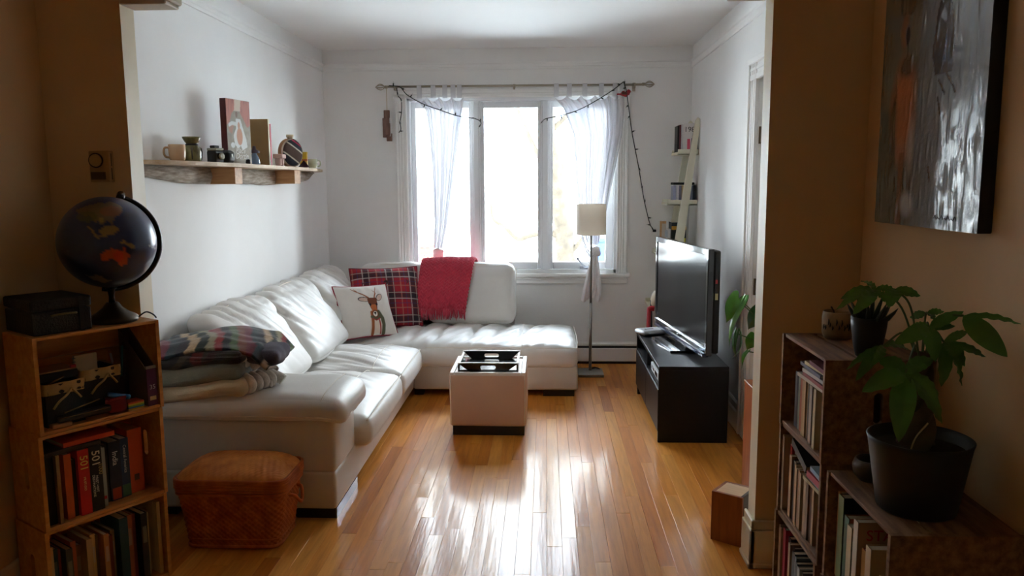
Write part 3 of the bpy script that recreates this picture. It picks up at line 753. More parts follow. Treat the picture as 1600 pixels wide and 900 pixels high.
# ================================================================== middle of the room
# storage ottoman and tray
t_ = thing('ottoman', 'cream leather cube ottoman with a tray top beside the chaise', 'ottoman', (-.368, 5.08, 0))
bm = shift(soft_box(.242, .245, .17, .018, (10, 10, 8), (.006, .006, 0), None, soft(4, .003)), (0, 0, .23)); part('body', bm, leather('ottoman_leather', S(216, 180, 156)), t_, True)
rimm = plain('ottoman_rim', S(226, 220, 214), 0.35)
bm = B()
for x0, x1, y0, y1 in ((-.240, -.212, -.243, .243), (.212, .240, -.243, .243), (-.212, .212, .215, .243), (-.212, .212, -.243, -.222)): box(bm, x0, x1, y0, y1, .388, .412, .006, 2)
part('rim', bm, rimm, t_)
part('plinth', boxb(-.225, .232, -.232, .23, 0, .064), plain('black_plinth', S(22, 20, 22), 0.4), t_)
for x in (-1, 1): part('seam', tube([(x * .232, -.243, .07), (x * .236, -.246, .2), (x * .235, -.245, .39)], .0025, 6), seam_m, t_)
blk = plain('black_lacquer', S(16, 15, 18), 0.22, coat=.5)
t_ = thing('serving_tray', 'black lacquer tray with slot handles standing on the ottoman', 'tray', (-.368, 5.065, .402))
part('base', boxb(-.19, .19, -.165, .165, .0, .012, .002), blk, t_)
for y, h in ((-.17, .056), (.17, .062)):
    o = part('end_wall', holed_panel(-.192, .192, .0, h, 0, h * .54, .098, .026, y - .006, y + .006), blk, t_)
for x in (-.187, .187): part('side_wall', boxb(x - .006, x + .006, -.17, .17, 0, .05, .001), blk, t_)
part('edge_trim', box(box(B(), -.194, -.181, -.176, .176, .05, .056, .001), .181, .194, -.176, .176, .05, .056, .001), rimm, t_, label='pale edge along the tray sides')
bm = B(); box(bm, -.194, .194, -.177, -.164, .056, .061, .001); box(bm, -.194, .194, .164, .177, .062, .066, .001); part('edge_trim', bm, rimm, t_)

# wicker hamper
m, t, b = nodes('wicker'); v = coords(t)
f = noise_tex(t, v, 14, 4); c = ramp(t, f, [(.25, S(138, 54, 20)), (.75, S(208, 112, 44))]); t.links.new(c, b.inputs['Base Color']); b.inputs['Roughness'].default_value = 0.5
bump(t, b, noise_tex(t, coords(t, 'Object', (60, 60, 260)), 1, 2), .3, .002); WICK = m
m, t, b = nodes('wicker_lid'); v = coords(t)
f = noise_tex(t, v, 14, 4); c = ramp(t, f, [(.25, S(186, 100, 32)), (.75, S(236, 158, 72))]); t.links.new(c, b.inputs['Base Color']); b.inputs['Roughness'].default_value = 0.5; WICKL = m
t_ = thing('wicker_hamper', 'lidded rattan basket on the floor before the sofa arm', 'basket', (-1.385, 3.375, 0))
def rr_pt(a, hx, hy, r):
    """point on a rounded rectangle at perimeter fraction a, with outward normal"""
    sx, sy = hx - r, hy - r; P_ = 4 * sx + 4 * sy + 2 * PI * r; d = (a % 1) * P_
    for L, kind in ((2 * sx, 0), (PI * r / 2, 1), (2 * sy, 2), (PI * r / 2, 3), (2 * sx, 4), (PI * r / 2, 5), (2 * sy, 6), (PI * r / 2, 7)):
        if d <= L or kind == 7: break
        d -= L
    f = d
    if kind == 0: return (-sx + f, -hy), (0, -1)
    if kind == 2: return (hx, -sy + f), (1, 0)
    if kind == 4: return (sx - f, hy), (0, 1)
    if kind == 6: return (-hx, sy - f), (-1, 0)
    c = {1: (sx, -sy, -PI / 2), 3: (sx, sy, 0), 5: (-sx, sy, PI / 2), 7: (-sx, -sy, PI)}[kind]; an = c[2] + f / r
    return (c[0] + r * math.cos(an), c[1] + r * math.sin(an)), (math.cos(an), math.sin(an))
def woven(nu, nv, z0, z1, hx0, hy0, hx1, hy1, r, su, sv, amp):
    bm = B(); V = []
    for j in range(nv + 1):
        f = j / nv; row_ = []
        for i in range(nu):
            (x, y), (nx, ny) = rr_pt(i / nu, hx0 + (hx1 - hx0) * f, hy0 + (hy1 - hy0) * f, r)
            d = amp * math.sin(PI * i / nu * su) * (1 if int(f * sv) % 2 else -1) * abs(math.sin(PI * f * sv)); row_.append(bm.verts.new((x + nx * d, y + ny * d, z0 + (z1 - z0) * f)))
        V.append(row_)
    for j in range(nv):
        for i in range(nu): bm.faces.new((V[j][i], V[j][(i + 1) % nu], V[j + 1][(i + 1) % nu], V[j + 1][i]))
    bm.faces.new(V[0][::-1]); return bm
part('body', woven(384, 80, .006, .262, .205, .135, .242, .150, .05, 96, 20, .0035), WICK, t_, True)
def band(z, hx, hy, r, rad, bm):
    pts = [(*rr_pt(i / 64, hx, hy, r)[0], z) for i in range(64)]; tube(pts, rad, 6, bm, closed=True)
bm = B(); band(.255, .246, .153, .05, .007, bm); band(.27, .247, .154, .05, .007, bm); band(.012, .207, .137, .05, .008, bm); band(.045, .211, .139, .05, .005, bm); part('rim', bm, WICK, t_, True)
def lid_fn(u, v):
    a, c = 2 * u - 1, 2 * v - 1; n = 5.0
    k = max(abs(a), abs(c)) or 1; l = (abs(a) ** n + abs(c) ** n) ** (1 / n) or 1; f = k / l
    x, y = a * f * .250, c * f * .157; e = min(1, k)
    z = .318 + .064 * (1 - e ** 3.2) ** .8 if e < 1 else .318
    he = math.sin((a * f + abs(c * f) * .6) * 60) * math.sin(c * f * 46) * .0022
    return (x, y, z + he * (e < .97))
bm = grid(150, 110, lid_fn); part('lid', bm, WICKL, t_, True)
bm = B()
for z in (.284, .296, .308, .318): band(z, .250, .157, .05, .0075, bm)
part('lid_rim', bm, WICK, t_, True)
for s in (-1, 1):
    pts = spline([(s * .238, -.06, .225), (s * .262, -.05, .215), (s * .275, 0, .17), (s * .262, .05, .215), (s * .238, .06, .225)], 6); part('handle', tube(pts, .008, 8), WICK, t_, True)

# ------------------------------------------------------------------ tv bench
m, t, b = nodes('black_brown_veneer'); v = coords(t, 'Object', (8, 1, 8)); f = noise_tex(t, v, 9, 5); c = ramp(t, f, [(.3, S(12, 12, 15)), (.7, S(20, 19, 23))])
t.links.new(c, b.inputs['Base Color']); b.inputs['Roughness'].default_value = .4; b.inputs['Specular IOR Level'].default_value = .3; bump(t, b, f, .06, .002); VEN = m
t_ = thing('tv_bench', 'black low media bench with open niches below the television', 'tv stand', (.9, 5.32, 0))
X0, X1, Y0, Y1 = -.212, .215, -.59, .59
part('top_panel', boxb(X0, X1, Y0, Y1, .455, .48, .002), VEN, t_)
part('side_panel', boxb(X0 + .003, X1, Y0, Y0 + .025, .0, .455, .002), VEN, t_); part('side_panel', boxb(X0 + .003, X1, Y1 - .025, Y1, .08, .455, .002), VEN, t_)
part('divider', boxb(X0 + .006, X1, -.012, .012, .08, .455), VEN, t_)
part('shelf', boxb(X0 + .008, X1, Y0 + .025, Y1 - .025, .335, .353), VEN, t_); part('bottom_panel', boxb(X0 + .02, X1, Y0 + .025, Y1 - .025, .075, .093), VEN, t_)
part('back_panel', boxb(X1 - .008, X1, Y0, Y1, .08, .455), VEN, t_)
for y0, y1 in ((Y0 + .004, -.003), (.003, Y1 - .004)): part('drawer_front', boxb(X0, X0 + .018, y0, y1, .07, .335, .002), VEN, t_)
for x in (X0 + .03, X1 - .05): part('foot', boxb(x - .022, x + .022, Y1 - .06, Y1 - .016, 0, .08, .002), VEN, t_)
# set-top box
t_ = thing('media_player', 'white media box with a dark display in the open bench niche', 'media box', (.73, 5.03, .355), 0)
part('case', boxb(-.025, .15, -.165, .165, .0, .052, .004, 2), plain('white_device', S(214, 216, 222), .4), t_)
part('display', boxb(-.027, -.024, -.13, -.03, .012, .042), plain('dark_display', S(26, 30, 40), .15), t_); part('button', boxb(-.028, -.024, .02, .05, .018, .036, .002), plain('dark_display', S(26, 30, 40), .15), t_)
part('socket', boxb(-.027, -.024, .09, .13, .014, .04), plain('grey_device', S(120, 124, 130), .4), t_)
# router
t_ = thing('router', 'flat white wireless router with a dark slot on the far bench end', 'router', (.778, 5.775, .481), .35)
bm = soft_box(.098, .075, .0165, .016, (10, 8, 2), (.01, .008, .004)); shift(bm, (0, 0, .02)); part('case', bm, plain('white_device', S(214, 216, 222), .4), t_, True)
part('slot', boxb(-.055, .015, -.012, -.004, .0395, .0418, .001), plain('dark_display', S(26, 30, 40), .15), t_)
bm = B()
for x in (-.06, .06):
    for y in (-.04, .04): box(bm, x - .01, x + .01, y - .01, y + .01, 0, .005)
part('feet', bm, plain('grey_device', S(120, 124, 130), .4), t_)
# television
t_ = thing('television', 'black flat television angled towards the sofa on the bench', 'television', (.945, 5.375, .481), .128)
gloss = plain('black_gloss_bezel', S(14, 14, 17), .08, coat=.6)
W2, Z0, Z1 = .595, .052, .712
bm = B()                                           # local y runs along the screen, the screen faces -x
def frame(bm, y0, y1, z0, z1, by0, by1, bz0, bz1, xa, xb, bev):
    box(bm, xa, xb, y0, y0 + by0, z0, z1, bev); box(bm, xa, xb, y1 - by1, y1, z0, z1, bev); box(bm, xa, xb, y0 + by0, y1 - by1, z0, z0 + bz0, bev); box(bm, xa, xb, y0 + by0, y1 - by1, z1 - bz1, z1, bev)
frame(bm, -W2, W2, Z0, Z1, .036, .036, .052, .040, -.04, .0, .004); part('bezel', bm, gloss, t_)
m, t, b = nodes('dark_screen'); b.inputs['Base Color'].default_value = (.012, .013, .016, 1); b.inputs['Roughness'].default_value = .16; b.inputs['Specular IOR Level'].default_value = .22
part('screen', boxb(-.034, -.02, -W2 + .034, W2 - .034, Z0 + .05, Z1 - .038), m, t_)
bk = plain('black_plastic_back', S(18, 18, 20), .5)
bm = boxb(.0, .045, -W2 + .01, W2 - .01, Z0 + .01, Z1 - .01, .012, 2); box(bm, .045, .085, -.36, .36, Z0 + .06, Z1 - .12, .02, 2); part('back_cover', bm, bk, t_)
part('lower_trim', boxb(-.045, -.038, -W2 + .01, W2 - .01, Z0 + .038, Z0 + .046, .001), plain('bright_trim', S(190, 194, 204), .2, metal=.8), t_, label='thin bright strip below the screen')
part('speaker_bar', boxb(-.052, -.01, -W2 + .03, W2 - .03, Z0 - .014, Z0 + .012, .006, 2), plain('blue_grey_gloss', S(58, 66, 96), .12, coat=.4), t_)
part('badge', boxb(-.043, -.039, -.02, .02, Z0 + .02, Z0 + .03), plain('bright_trim', S(190, 194, 204), .2), t_)
part('neck', boxb(-.02, .03, -.12, .12, .012, .08, .006, 2), gloss, t_)
poly = [(-.16, -.24), (-.185, .0), (-.16, .24), (.10, .28), (.10, -.28)]
bm = prism(poly, 0, .014); bmesh.ops.bevel(bm, geom=list(bm.edges), offset=.004, segments=2, affect='EDGES'); part('stand_base', bm, gloss, t_)
part('sticker', boxb(.012, .03, -W2 + .0092, -W2 + .0105, .40, .44), plain('pale_sticker', S(200, 196, 150), .5), t_); part('warning_mark', boxb(.012, .026, -W2 + .0092, -W2 + .0105, .50, .525), plain('red_sticker', S(170, 50, 50), .5), t_)

# things half hidden behind the television
t_ = thing('walking_stick', 'red stick with a bent top leaning behind the router', 'stick', (.825, 6.32, 0))
part('shaft', tube([(0, 0, .0), (.004, 0, .35), (.008, 0, .585)], .0165, 10), plain('red_paint', S(176, 26, 40), .5), t_, True)
part('grip', tube([(.002, 0, .575), (.022, 0, .585), (.05, 0, .583)], .021, 10), plain('red_paint', S(176, 26, 40), .5), t_, True)
t_ = thing('desk_fan', 'cream rounded fan head on a thin black pole behind the television', 'fan', (.895, 6.40, 0))
part('pole', tube([(-.02, 0, .02), (-.028, 0, .35), (-.036, 0, .64)], .0085, 8), plain('black_pole', S(30, 26, 24), .5), t_, True)
bm = lathe([(0, 0), (.05, .006), (.085, .03), (.09, .06), (.07, .09), (.03, .105), (0, .108)], 24); bmesh.ops.rotate(bm, matrix=Matrix.Rotation(-1.2, 3, 'Y'), verts=bm.verts); part('head', shift(bm, (.07, 0, .64)), plain('cream_plastic', S(214, 204, 180), .5), t_, True)
part('base', lathe([(.09, 0), (.09, .012), (.03, .022), (.012, .03)], 24), plain('black_pole', S(30, 26, 24), .5), t_, True)

# ------------------------------------------------------------------ floor lamp
steel = plain('brushed_steel', S(150, 146, 140), .35, metal=.85)
t_ = thing('floor_lamp', 'steel floor lamp with pleated white drum shade beside the chaise', 'lamp', (.375, 6.48, 0))
part('base', boxb(-.105, .105, -.12, .12, .0, .024, .003), steel, t_); part('pole', tube([(0, .04, .02), (0, .04, .6)], .0125, 12), steel, t_, True); part('pole', tube([(0, .04, .6), (0, .04, 1.19)], .0095, 12), steel, t_, True)
m, t, b = nodes('lamp_shade_fabric'); b.inputs['Base Color'].default_value = (*S(244, 238, 228), 1); b.inputs['Roughness'].default_value = .9
tl = t.nodes.new('ShaderNodeBsdfTranslucent'); tl.inputs[0].default_value = (*S(244, 236, 224), 1); mxs = t.nodes.new('ShaderNodeMixShader'); mxs.inputs[0].default_value = .45
t.links.new(b.outputs[0], mxs.inputs[1]); t.links.new(tl.outputs[0], mxs.inputs[2]); t.links.new(mxs.outputs[0], t.nodes['Material Output'].inputs['Surface'])
prof_ = []
for i in range(45): z = 1.168 + .252 * i / 44; prof_.append((.121 + (.0012 if i % 2 else -.0004), z))
prof2 = [(r_ - .003, z) for r_, z in prof_[::-1]]
part('shade', shift(lathe(prof_ + prof2 + [prof_[0]], 48, caps=False), (0, .04, 0)), m, t_, True)
bm = B(); bmesh.ops.create_uvsphere(bm, u_segments=16, v_segments=10, radius=.035); part('bulb', shift(bm, (0, .04, 1.27)), plain('frosted_bulb', S(236, 234, 228), .4), t_, True)
bm = B()
for a in (0, 2.1, 4.2): tube([(0, .04, 1.2), (.118 * math.cos(a), .04 + .118 * math.sin(a), 1.2)], .0025, 6, bm)
part('shade_ring', bm, steel, t_)
part('cable', tube(spline([(0, .05, .03), (.05, .08, .035), (.08, .06, .03), (.04, .12, .03), (-.08, .16, .006), (-.3, .22, .006)], 6), .0035, 6), plain('black_cable', S(20, 20, 22), .6), t_, True)

# ------------------------------------------------------------------ wall heater
t_ = thing('baseboard_heater', 'white electric baseboard heater with dark slots below the window', 'heater', (.2, YB, 0))
bm = boxb(-.95, .98, -.062, 0, .022, .140, .004); box(bm, -.95, .98, -.05, 0, .160, .178, .003); part('body', bm, trimw, t_)
part('upper_slot', boxb(-.94, .97, -.052, -.002, .140, .160), plain('heater_slot', S(44, 40, 42), .6), t_); part('lower_slot', boxb(-.94, .97, -.058, -.002, .0, .024), plain('heater_slot', S(44, 40, 42), .6), t_)
for x in (-.955, .975): part('end_cap', boxb(x - .012, x + .012, -.066, 0, .012, .182, .003), trimw, t_)

# ------------------------------------------------------------------ ladder shelf and what stands on it
lad = plain('cream_metal', S(222, 218, 196), .5)
t_ = thing('ladder_shelf', 'cream leaning ladder shelf in the corner behind the television', 'shelf', (1.0, 6.70, 0))
def stile(y):
    bm = B(); prev = []
    pts = [(-.10, 0), (.02, 0), (.233, 2.02), (.236, 2.10), (.212, 2.115), (.196, 2.09)]
    pts = [(-.105, 0), (.005, 0), (.243, 2.03), (.243, 2.098), (.225, 2.112), (.208, 2.09)]
    a = [bm.verts.new((x, y - .011, z)) for x, z in pts]; c = [bm.verts.new((x, y + .011, z)) for x, z in pts]
    bm.faces.new(a); bm.faces.new(c[::-1]); n = len(pts)
    for i in range(n): bm.faces.new((a[i], c[i], c[(i + 1) % n], a[(i + 1) % n]))
    return bm
part('stile', stile(-.165), lad, t_); part('stile', stile(.165), lad, t_)
SH = ((1.815, .075), (1.405, .0), (.985, -.075), (.55, -.13))
for z, xo in SH:
    bm = boxb(xo, .243, -.154, .154, z, z + .012, .002); s_ = part('shelf', bm, lad, t_)
    bm = boxb(xo, .243, -.154, -.146, z, z + .045, .002); box(bm, xo, .243, .146, .154, z, z + .045, .002); box(bm, .236, .243, -.15, .15, z, z + .045, .002); box(bm, xo - .005, xo + .003, -.15, .15, z, z + .022, .002); part('lip', bm, lad, s_)
def book(name, label, loc, rot, t, h, d, col, group=None, spine=None, cat='book', page=(222, 210, 184), lean=0.0, rough=.5, lying=False):
    """t thick, h tall, d deep; the spine faces local -y; lying: t becomes the height"""
    o = thing(name, label, cat, loc, (0, lean, rot) if not isinstance(rot, tuple) else rot, group)
    c = .0022; bm = B(); bp = B()
    if not lying:
        box(bm, -t / 2, -t / 2 + c, 0, d, 0, h); box(bm, t / 2 - c, t / 2, 0, d, 0, h); box(bm, -t / 2, t / 2, -.001, .002, 0, h)
        box(bp, -t / 2 + c, t / 2 - c, .002, d - .004, .003, h - .003)
    else:
        box(bm, -h / 2, h / 2, 0, d, 0, c); box(bm, -h / 2, h / 2, 0, d, t - c, t); box(bm, -h / 2, h / 2, -.001, .002, 0, t)
        box(bp, -h / 2 + .003, h / 2 - .003, .002, d - .004, c, t - c)
    cv = part('cover', bm, flat(*col, rough), o); part('pages', bp, flat(*page, .8), o)
    if spine:
        for body, size, z, colr, dn in spine:
            letters(body, size, flat(*colr), cv, (0, -.0016, z), DOWN if dn else UP, 'spine_lettering')
    return o
LX = 1.0
g = 'books on the upper ladder shelf'
book('book', 'slim black book at the window end of the top ladder shelf', (LX + .088, 6.62, 1.828), 0, .014, .225, .15, (24, 22, 26), None)
book('book', 'slim wine red book beside the black one on the top ladder shelf', (LX + .103, 6.62, 1.828), 0, .013, .232, .15, (110, 40, 50), None)
book('book', 'pale grey thin book on the top ladder shelf', (LX + .118, 6.61, 1.828), 0, .014, .235, .15, (208, 206, 206), None)
o = thing('book', 'white cover book printed 198 in black behind the ladder rail', 'book', (LX + .178, 6.575, 1.828), 0)
part('cover', box(box(B(), -.052, .052, 0, .003, 0, .24), -.052, .052, .03, .033, 0, .24), flat(226, 224, 222), o); cvx = o.children[0]
part('pages', boxb(-.05, .05, .003, .03, .003, .237), flat(222, 214, 200, .8), o)
letters('198', .058, flat(20, 20, 24), cvx, (-.008, -.0008, .19), UP, 'cover_lettering', align='CENTER')
bm = boxb(-.025, -.002, -.0016, 0, .03, .115); part('cover_picture', bm, flat(220, 84, 110), cvx, label='pink figure printed on the cover'); part('cover_picture', boxb(.008, .03, -.0016, 0, .03, .12), flat(70, 90, 96), cvx)
book('book', 'black hardback against the wall on the top ladder shelf', (LX + .236, 6.60, 1.828), 0, .008, .15, .15, (20, 20, 24))
for i, (c, l, h) in enumerate(((( 150, 150, 176), 'lavender', .15), ((196, 196, 204), 'silver', .152), ((96, 100, 120), 'slate', .15), ((200, 180, 140), 'straw', .15), ((70, 84, 120), 'blue', .148), ((170, 150, 70), 'mustard', .15), ((120, 128, 150), 'steel blue', .15), ((40, 44, 60), 'ink dark', .15))):
    book('disc_case', '%s disc case in the row on the middle ladder shelf' % l, (LX + .060 + i * .0226, 6.575, 1.418), 0, .0205, h, .14, c, 'disc cases on the middle ladder shelf', cat='disc case', page=(60, 60, 66), rough=.2)
t_ = solo('storage_lid', 'dark flat box lying across the disc cases on the ladder shelf', 'box', boxb(-.085, .085, -.08, .08, 0, .02, .004), flat(34, 38, 40), (LX + .135, 6.655, 1.572))
book('book', 'dark green hardback with a gold band on the lower ladder shelf', (LX + .10, 6.565, .999), 0, .12, .265, .16, (30, 44, 46), spine=None); bb = bpy.data.objects[[o.name for o in bpy.data.objects if o.get('label', '').startswith('dark green hardback')][0]]
part('gold_band', boxb(-.0605, .0605, -.003, 0, .205, .235), flat(196, 150, 50), bb.children[0])
part('yellow_label', boxb(-.02, .055, -.003, 0, .10, .135), flat(216, 210, 60), bb.children[0]); part('green_frame', box(box(B(), -.03, -.015, -.003, 0, .02, .09), .02, .035, -.003, 0, .02, .09), flat(70, 140, 80), bb.children[0])
book('book', 'pale blue grey book on the lower ladder shelf', (LX + .0, 6.58, .999), 0, .022, .20, .15, (176, 186, 196)); book('book', 'white paperback on the lower ladder shelf', (LX + .024, 6.58, .999), 0, .02, .21, .15, (216, 216, 214))
t_ = thing('photo_frame', 'light wooden frame at the front of the lower ladder shelf', 'frame', (LX - .03, 6.585, .999), 0)
part('frame', box(box(B(), -.022, .028, 0, .02, .255, .275), -.022, -.008, 0, .02, 0, .26), wood('light_wood_frame', S(176, 130, 80), S(206, 164, 110), 'Z'), t_); part('backing', boxb(-.008, .028, .008, .014, 0, .255), flat(190, 180, 166), t_)

# ------------------------------------------------------------------ curtain rod, curtains, string lights
rodm = plain('aged_nickel', S(168, 158, 140), .35, metal=.7)
RY, RZ = 6.845, 2.414
t_ = thing('curtain_rod', 'thin nickel curtain rod with cage finials above the window', 'curtain rod', (-.27, RY, RZ))
bm = tube([(-1.085, 0, .003), (.0, 0, 0), (1.08, 0, -.002)], .0095, 10); part('rod', bm, rodm, t_, True)
for s in (-1, 1):
    bm = B()
    for k in range(7):
        a = 2 * PI * k / 7; pts = [(s * (1.10 + .085 * f), .026 * math.sin(PI * f) * math.cos(a), .026 * math.sin(PI * f) * math.sin(a)) for f in [i / 8 for i in range(9)]]; tube(pts, .0035, 5, bm)
    box(bm, min(s * 1.08, s * 1.105), max(s * 1.08, s * 1.105), -.012, .012, -.012, .012, .003); part('finial', bm, rodm, t_, True)
for x in (-1.02, .0, 1.02):
    bm = boxb(x - .008, x + .008, -.004, .072, -.028, -.010, .002); box(bm, x - .012, x + .012, .06, .073, -.05, .02, .002); box(bm, x - .006, x + .006, -.012, .012, -.02, .012, .003); part('bracket', bm, rodm, t_)
m, t, b = nodes('sheer_voile'); t.nodes.remove(b); out = t.nodes['Material Output']
tr = t.nodes.new('ShaderNodeBsdfTransparent'); df = t.nodes.new('ShaderNodeBsdfDiffuse'); tl = t.nodes.new('ShaderNodeBsdfTranslucent'); m1 = t.nodes.new('ShaderNodeMixShader'); m2 = t.nodes.new('ShaderNodeMixShader')
df.inputs[0].default_value = (*S(238, 236, 236), 1); tl.inputs[0].default_value = (*S(138, 138, 146), 1); m1.inputs[0].default_value = .3; m2.inputs[0].default_value = .50
lw = t.nodes.new('ShaderNodeLayerWeight'); lw.inputs[0].default_value = .35; mr = t.nodes.new('ShaderNodeMapRange'); mr.inputs[3].default_value = .975; mr.inputs[4].default_value = 1.0; t.links.new(lw.outputs['Facing'], mr.inputs[0]); t.links.new(mr.outputs[0], m2.inputs[0])
t.links.new(df.outputs[0], m1.inputs[1]); t.links.new(tl.outputs[0], m1.inputs[2]); t.links.new(tr.outputs[0], m2.inputs[1]); t.links.new(m1.outputs[0], m2.inputs[2]); t.links.new(m2.outputs[0], out.inputs['Surface']); VOILE = m
def curtain(name, label, rows, tabs, knot, tail, seed):
    """rows: (z, xleft, xright, fold amplitude) from top to bottom"""
    o = thing(name, label, 'curtain', (0, RY + .01, 0))
    def pt(u, v):
        k = v * (len(rows) - 1); i = min(int(k), len(rows) - 2); f = k - i; f = f * f * (3 - 2 * f); a, c = rows[i], rows[i + 1]
        z, x0, x1, am = [a[q] + (c[q] - a[q]) * f for q in range(4)]
        un = u + .03 * math.sin(u * 17 + seed) * min(1, v * 4)
        sw = -.045 * abs(math.sin(PI * u * (len(tabs) - 1))) * max(0, 1 - v * 9)
        return (x0 + (x1 - x0) * un, am * math.sin(2 * PI * u * 8.5 + seed + 2 * v) + am * .4 * math.sin(2 * PI * u * 19 + seed * 2), z + sw)
    part('drape', grid(150, 60, pt), VOILE, o, True)
    z0 = rows[0][0]
    for x in tabs:
        bm = B()
        for yy in (-.011, .011): grid(2, 6, lambda u, v, x=x, yy=yy: (x - .02 + .04 * u, yy - .01, z0 - .012 + (RZ + .008 - z0 + .012) * v), bm)
        grid(2, 4, lambda u, v, x=x: (x - .02 + .04 * u, -.01 - .011 * math.cos(PI * v), RZ + .008 + .006 * math.sin(PI * v)), bm); part('tab', bm, VOILE, o, True)
    kx, kz = knot
    bm = soft_box(.045, .03, .045, .028, (8, 6, 8), (0, 0, 0), None, lambda co: .012 * nz(co.x * 26 + seed, co.y * 26, co.z * 26)); part('knot', shift(bm, (kx, -.005, kz)), plain('white_voile_bunched', S(240, 236, 236), .9, .03, 10), o, True)
    if tail:
        def tp(u, v):
            k = v * (len(tail) - 1); i = min(int(k), len(tail) - 2); f = k - i; a, c = tail[i], tail[i + 1]; z, x0, x1 = [a[q] + (c[q] - a[q]) * f for q in range(3)]
            return (x0 + (x1 - x0) * u, -.005 + .022 * math.sin(u * 16 + seed) * (.4 + v), z - .02 * math.sin(u * 9) * v)
        part('tail', grid(70, 26, tp), plain('white_voile_bunched', S(240, 236, 236), .9, .03, 10), o, True)
    return o
curtain('curtain', 'sheer white curtain knotted over the left window pane', [(2.33, -1.125, -.70, .008), (2.22, -1.04, -.705, .016), (2.0, -1.01, -.74, .02), (1.6, -.985, -.80, .02), (1.25, -.975, -.855, .016), (1.03, -.982, -.905, .012)],
        (-1.08, -.96, -.86, -.79, -.735), (-.943, .985), [(.96, -.965, -.92), (.75, -.99, -.88), (.6, -.99, -.88)], 1.0)
cr_ = curtain('curtain', 'sheer white curtain knotted low over the right window pane', [(2.33, .06, .655, .008), (2.22, .15, .655, .016), (2.0, .235, .640, .02), (1.6, .265, .565, .02), (1.25, .30, .50, .018), (1.06, .36, .455, .014)],
        (.09, .20, .33, .47, .585, .645), (.43, 1.0), [(.96, .395, .455), (.80, .355, .475), (.66, .325, .49), (.575, .31, .475)], 3.0)
def loop(u, v):
    x = .29 + .15 * u; z = 1.20 - .19 * math.sin(PI * .5 * u) - .10 * math.sin(PI * u) * (1 - .35 * v) + .06 * v * (1 - u); return (x, -.03 - .012 * math.sin(v * 9), z)
part('drape', grid(24, 12, loop), VOILE, cr_, True)

cab = plain('dark_green_wire', S(40, 46, 40), .5); blb = plain('tiny_clear_bulb', S(196, 200, 196), .15)
def lights(name, label, pts, nb, seed):
    o = thing(name, label, 'string lights', Vector(pts[0])); P = spline(pts, 8); base = Vector(pts[0]); rr = random.Random(seed)
    part('wire', tube([p - base for p in P], .0038, 6), cab, o, True)
    step = len(P) / nb
    for k in range(nb):
        p = P[min(len(P) - 1, int(k * step + step / 2))] - base; a = rr.uniform(0, 6.28); d = Vector((math.cos(a) * .8, -.25, math.sin(a))).normalized() * .022
        s_ = part('socket', tube([p, p + d], .0055, 6), cab, o); part('bulb', tube([p + d, p + d * 1.7], .004, 6, rads=[.0045, .001]), blb, s_)
    return o
lights('string_light', 'dark string of fairy lights hanging from the rod to the outlet', [(.655, 6.82, 2.43), (.675, 6.80, 2.36), (.70, 6.82, 2.22), (.735, 6.87, 2.02), (.80, 6.895, 1.72), (.85, 6.90, 1.45), (.90, 6.90, 1.25), (.932, 6.905, 1.19)], 13, 3)
lights('string_light', 'fairy light wire swagged from the left finial to the window middle', [(-1.335, 6.83, 2.425), (-1.24, 6.82, 2.41), (-1.18, 6.82, 2.345), (-1.05, 6.82, 2.27), (-.9, 6.82, 2.215), (-.75, 6.82, 2.165), (-.6, 6.83, 2.14), (-.555, 6.84, 2.11), (-.565, 6.84, 2.075)], 9, 8)
lights('string_light', 'fairy light wire swagged from the window middle to the red bird', [(-.035, 6.84, 2.10), (.0, 6.83, 2.135), (.15, 6.82, 2.165), (.3, 6.82, 2.215), (.45, 6.82, 2.295), (.57, 6.82, 2.37), (.655, 6.82, 2.435)], 8, 5)
lights('string_light', 'short fairy light end dangling beside the wooden hanging', [(-1.27, 6.83, 2.40), (-1.26, 6.83, 2.34), (-1.232, 6.83, 2.30), (-1.235, 6.84, 2.2), (-1.25, 6.84, 2.12), (-1.245, 6.84, 2.06), (-1.262, 6.84, 2.03)], 5, 6)
t_ = thing('wall_outlet', 'small white wall outlet where the string light ends', 'outlet', (.945, YB, 1.165)); part('plate', boxb(-.03, .03, -.008, 0, -.03, .03, .003), trimw, t_); part('plug', boxb(-.014, .014, -.03, -.008, .0, .022, .003), flat(40, 44, 46), t_)
t_ = thing('wooden_hanging', 'grey brown stacked wood ornament hung by string from the rod', 'ornament', (-1.36, 6.84, 2.41))
part('string', tube([(0, 0, 0), (.0, 0, -.19)], .003, 6), flat(176, 156, 120), t_)
wm = wood('grey_brown_wood', S(104, 78, 70), S(146, 116, 104), 'Z', 8, .8)
for x0, x1, z0, z1, y in ((-.028, .022, -.262, -.19, -.004), (-.042, .018, -.42, -.255, .006), (-.03, .028, -.40, -.30, -.014), (-.008, .04, -.452, -.385, -.006)): part('wood_block', boxb(x0, x1, y - .01, y + .01, z0, z1, .003), wm, t_)
bm = grid(3, 10, lambda u, v: (.022 + .022 * u * math.sin(PI * (.15 + .8 * v)), -.018, -.255 - .16 * v)); o = part('feather', bm, flat(226, 226, 226, .9), t_, True); o.modifiers.new('thickness', 'SOLIDIFY').thickness = .003
t_ = thing('bird_ornament', 'small red bird ornament clipped to the right end of the rod', 'ornament', (.665, 6.815, 2.335), .3)
redb = flat(170, 34, 44); bm = B(); lump(bm, (0, 0, 0), .03, 2, 1.25, .8, .85); part('body', bm, redb, t_, True); bm = B(); lump(bm, (.034, 0, .018), .017, 4); part('head', bm, redb, t_, True)
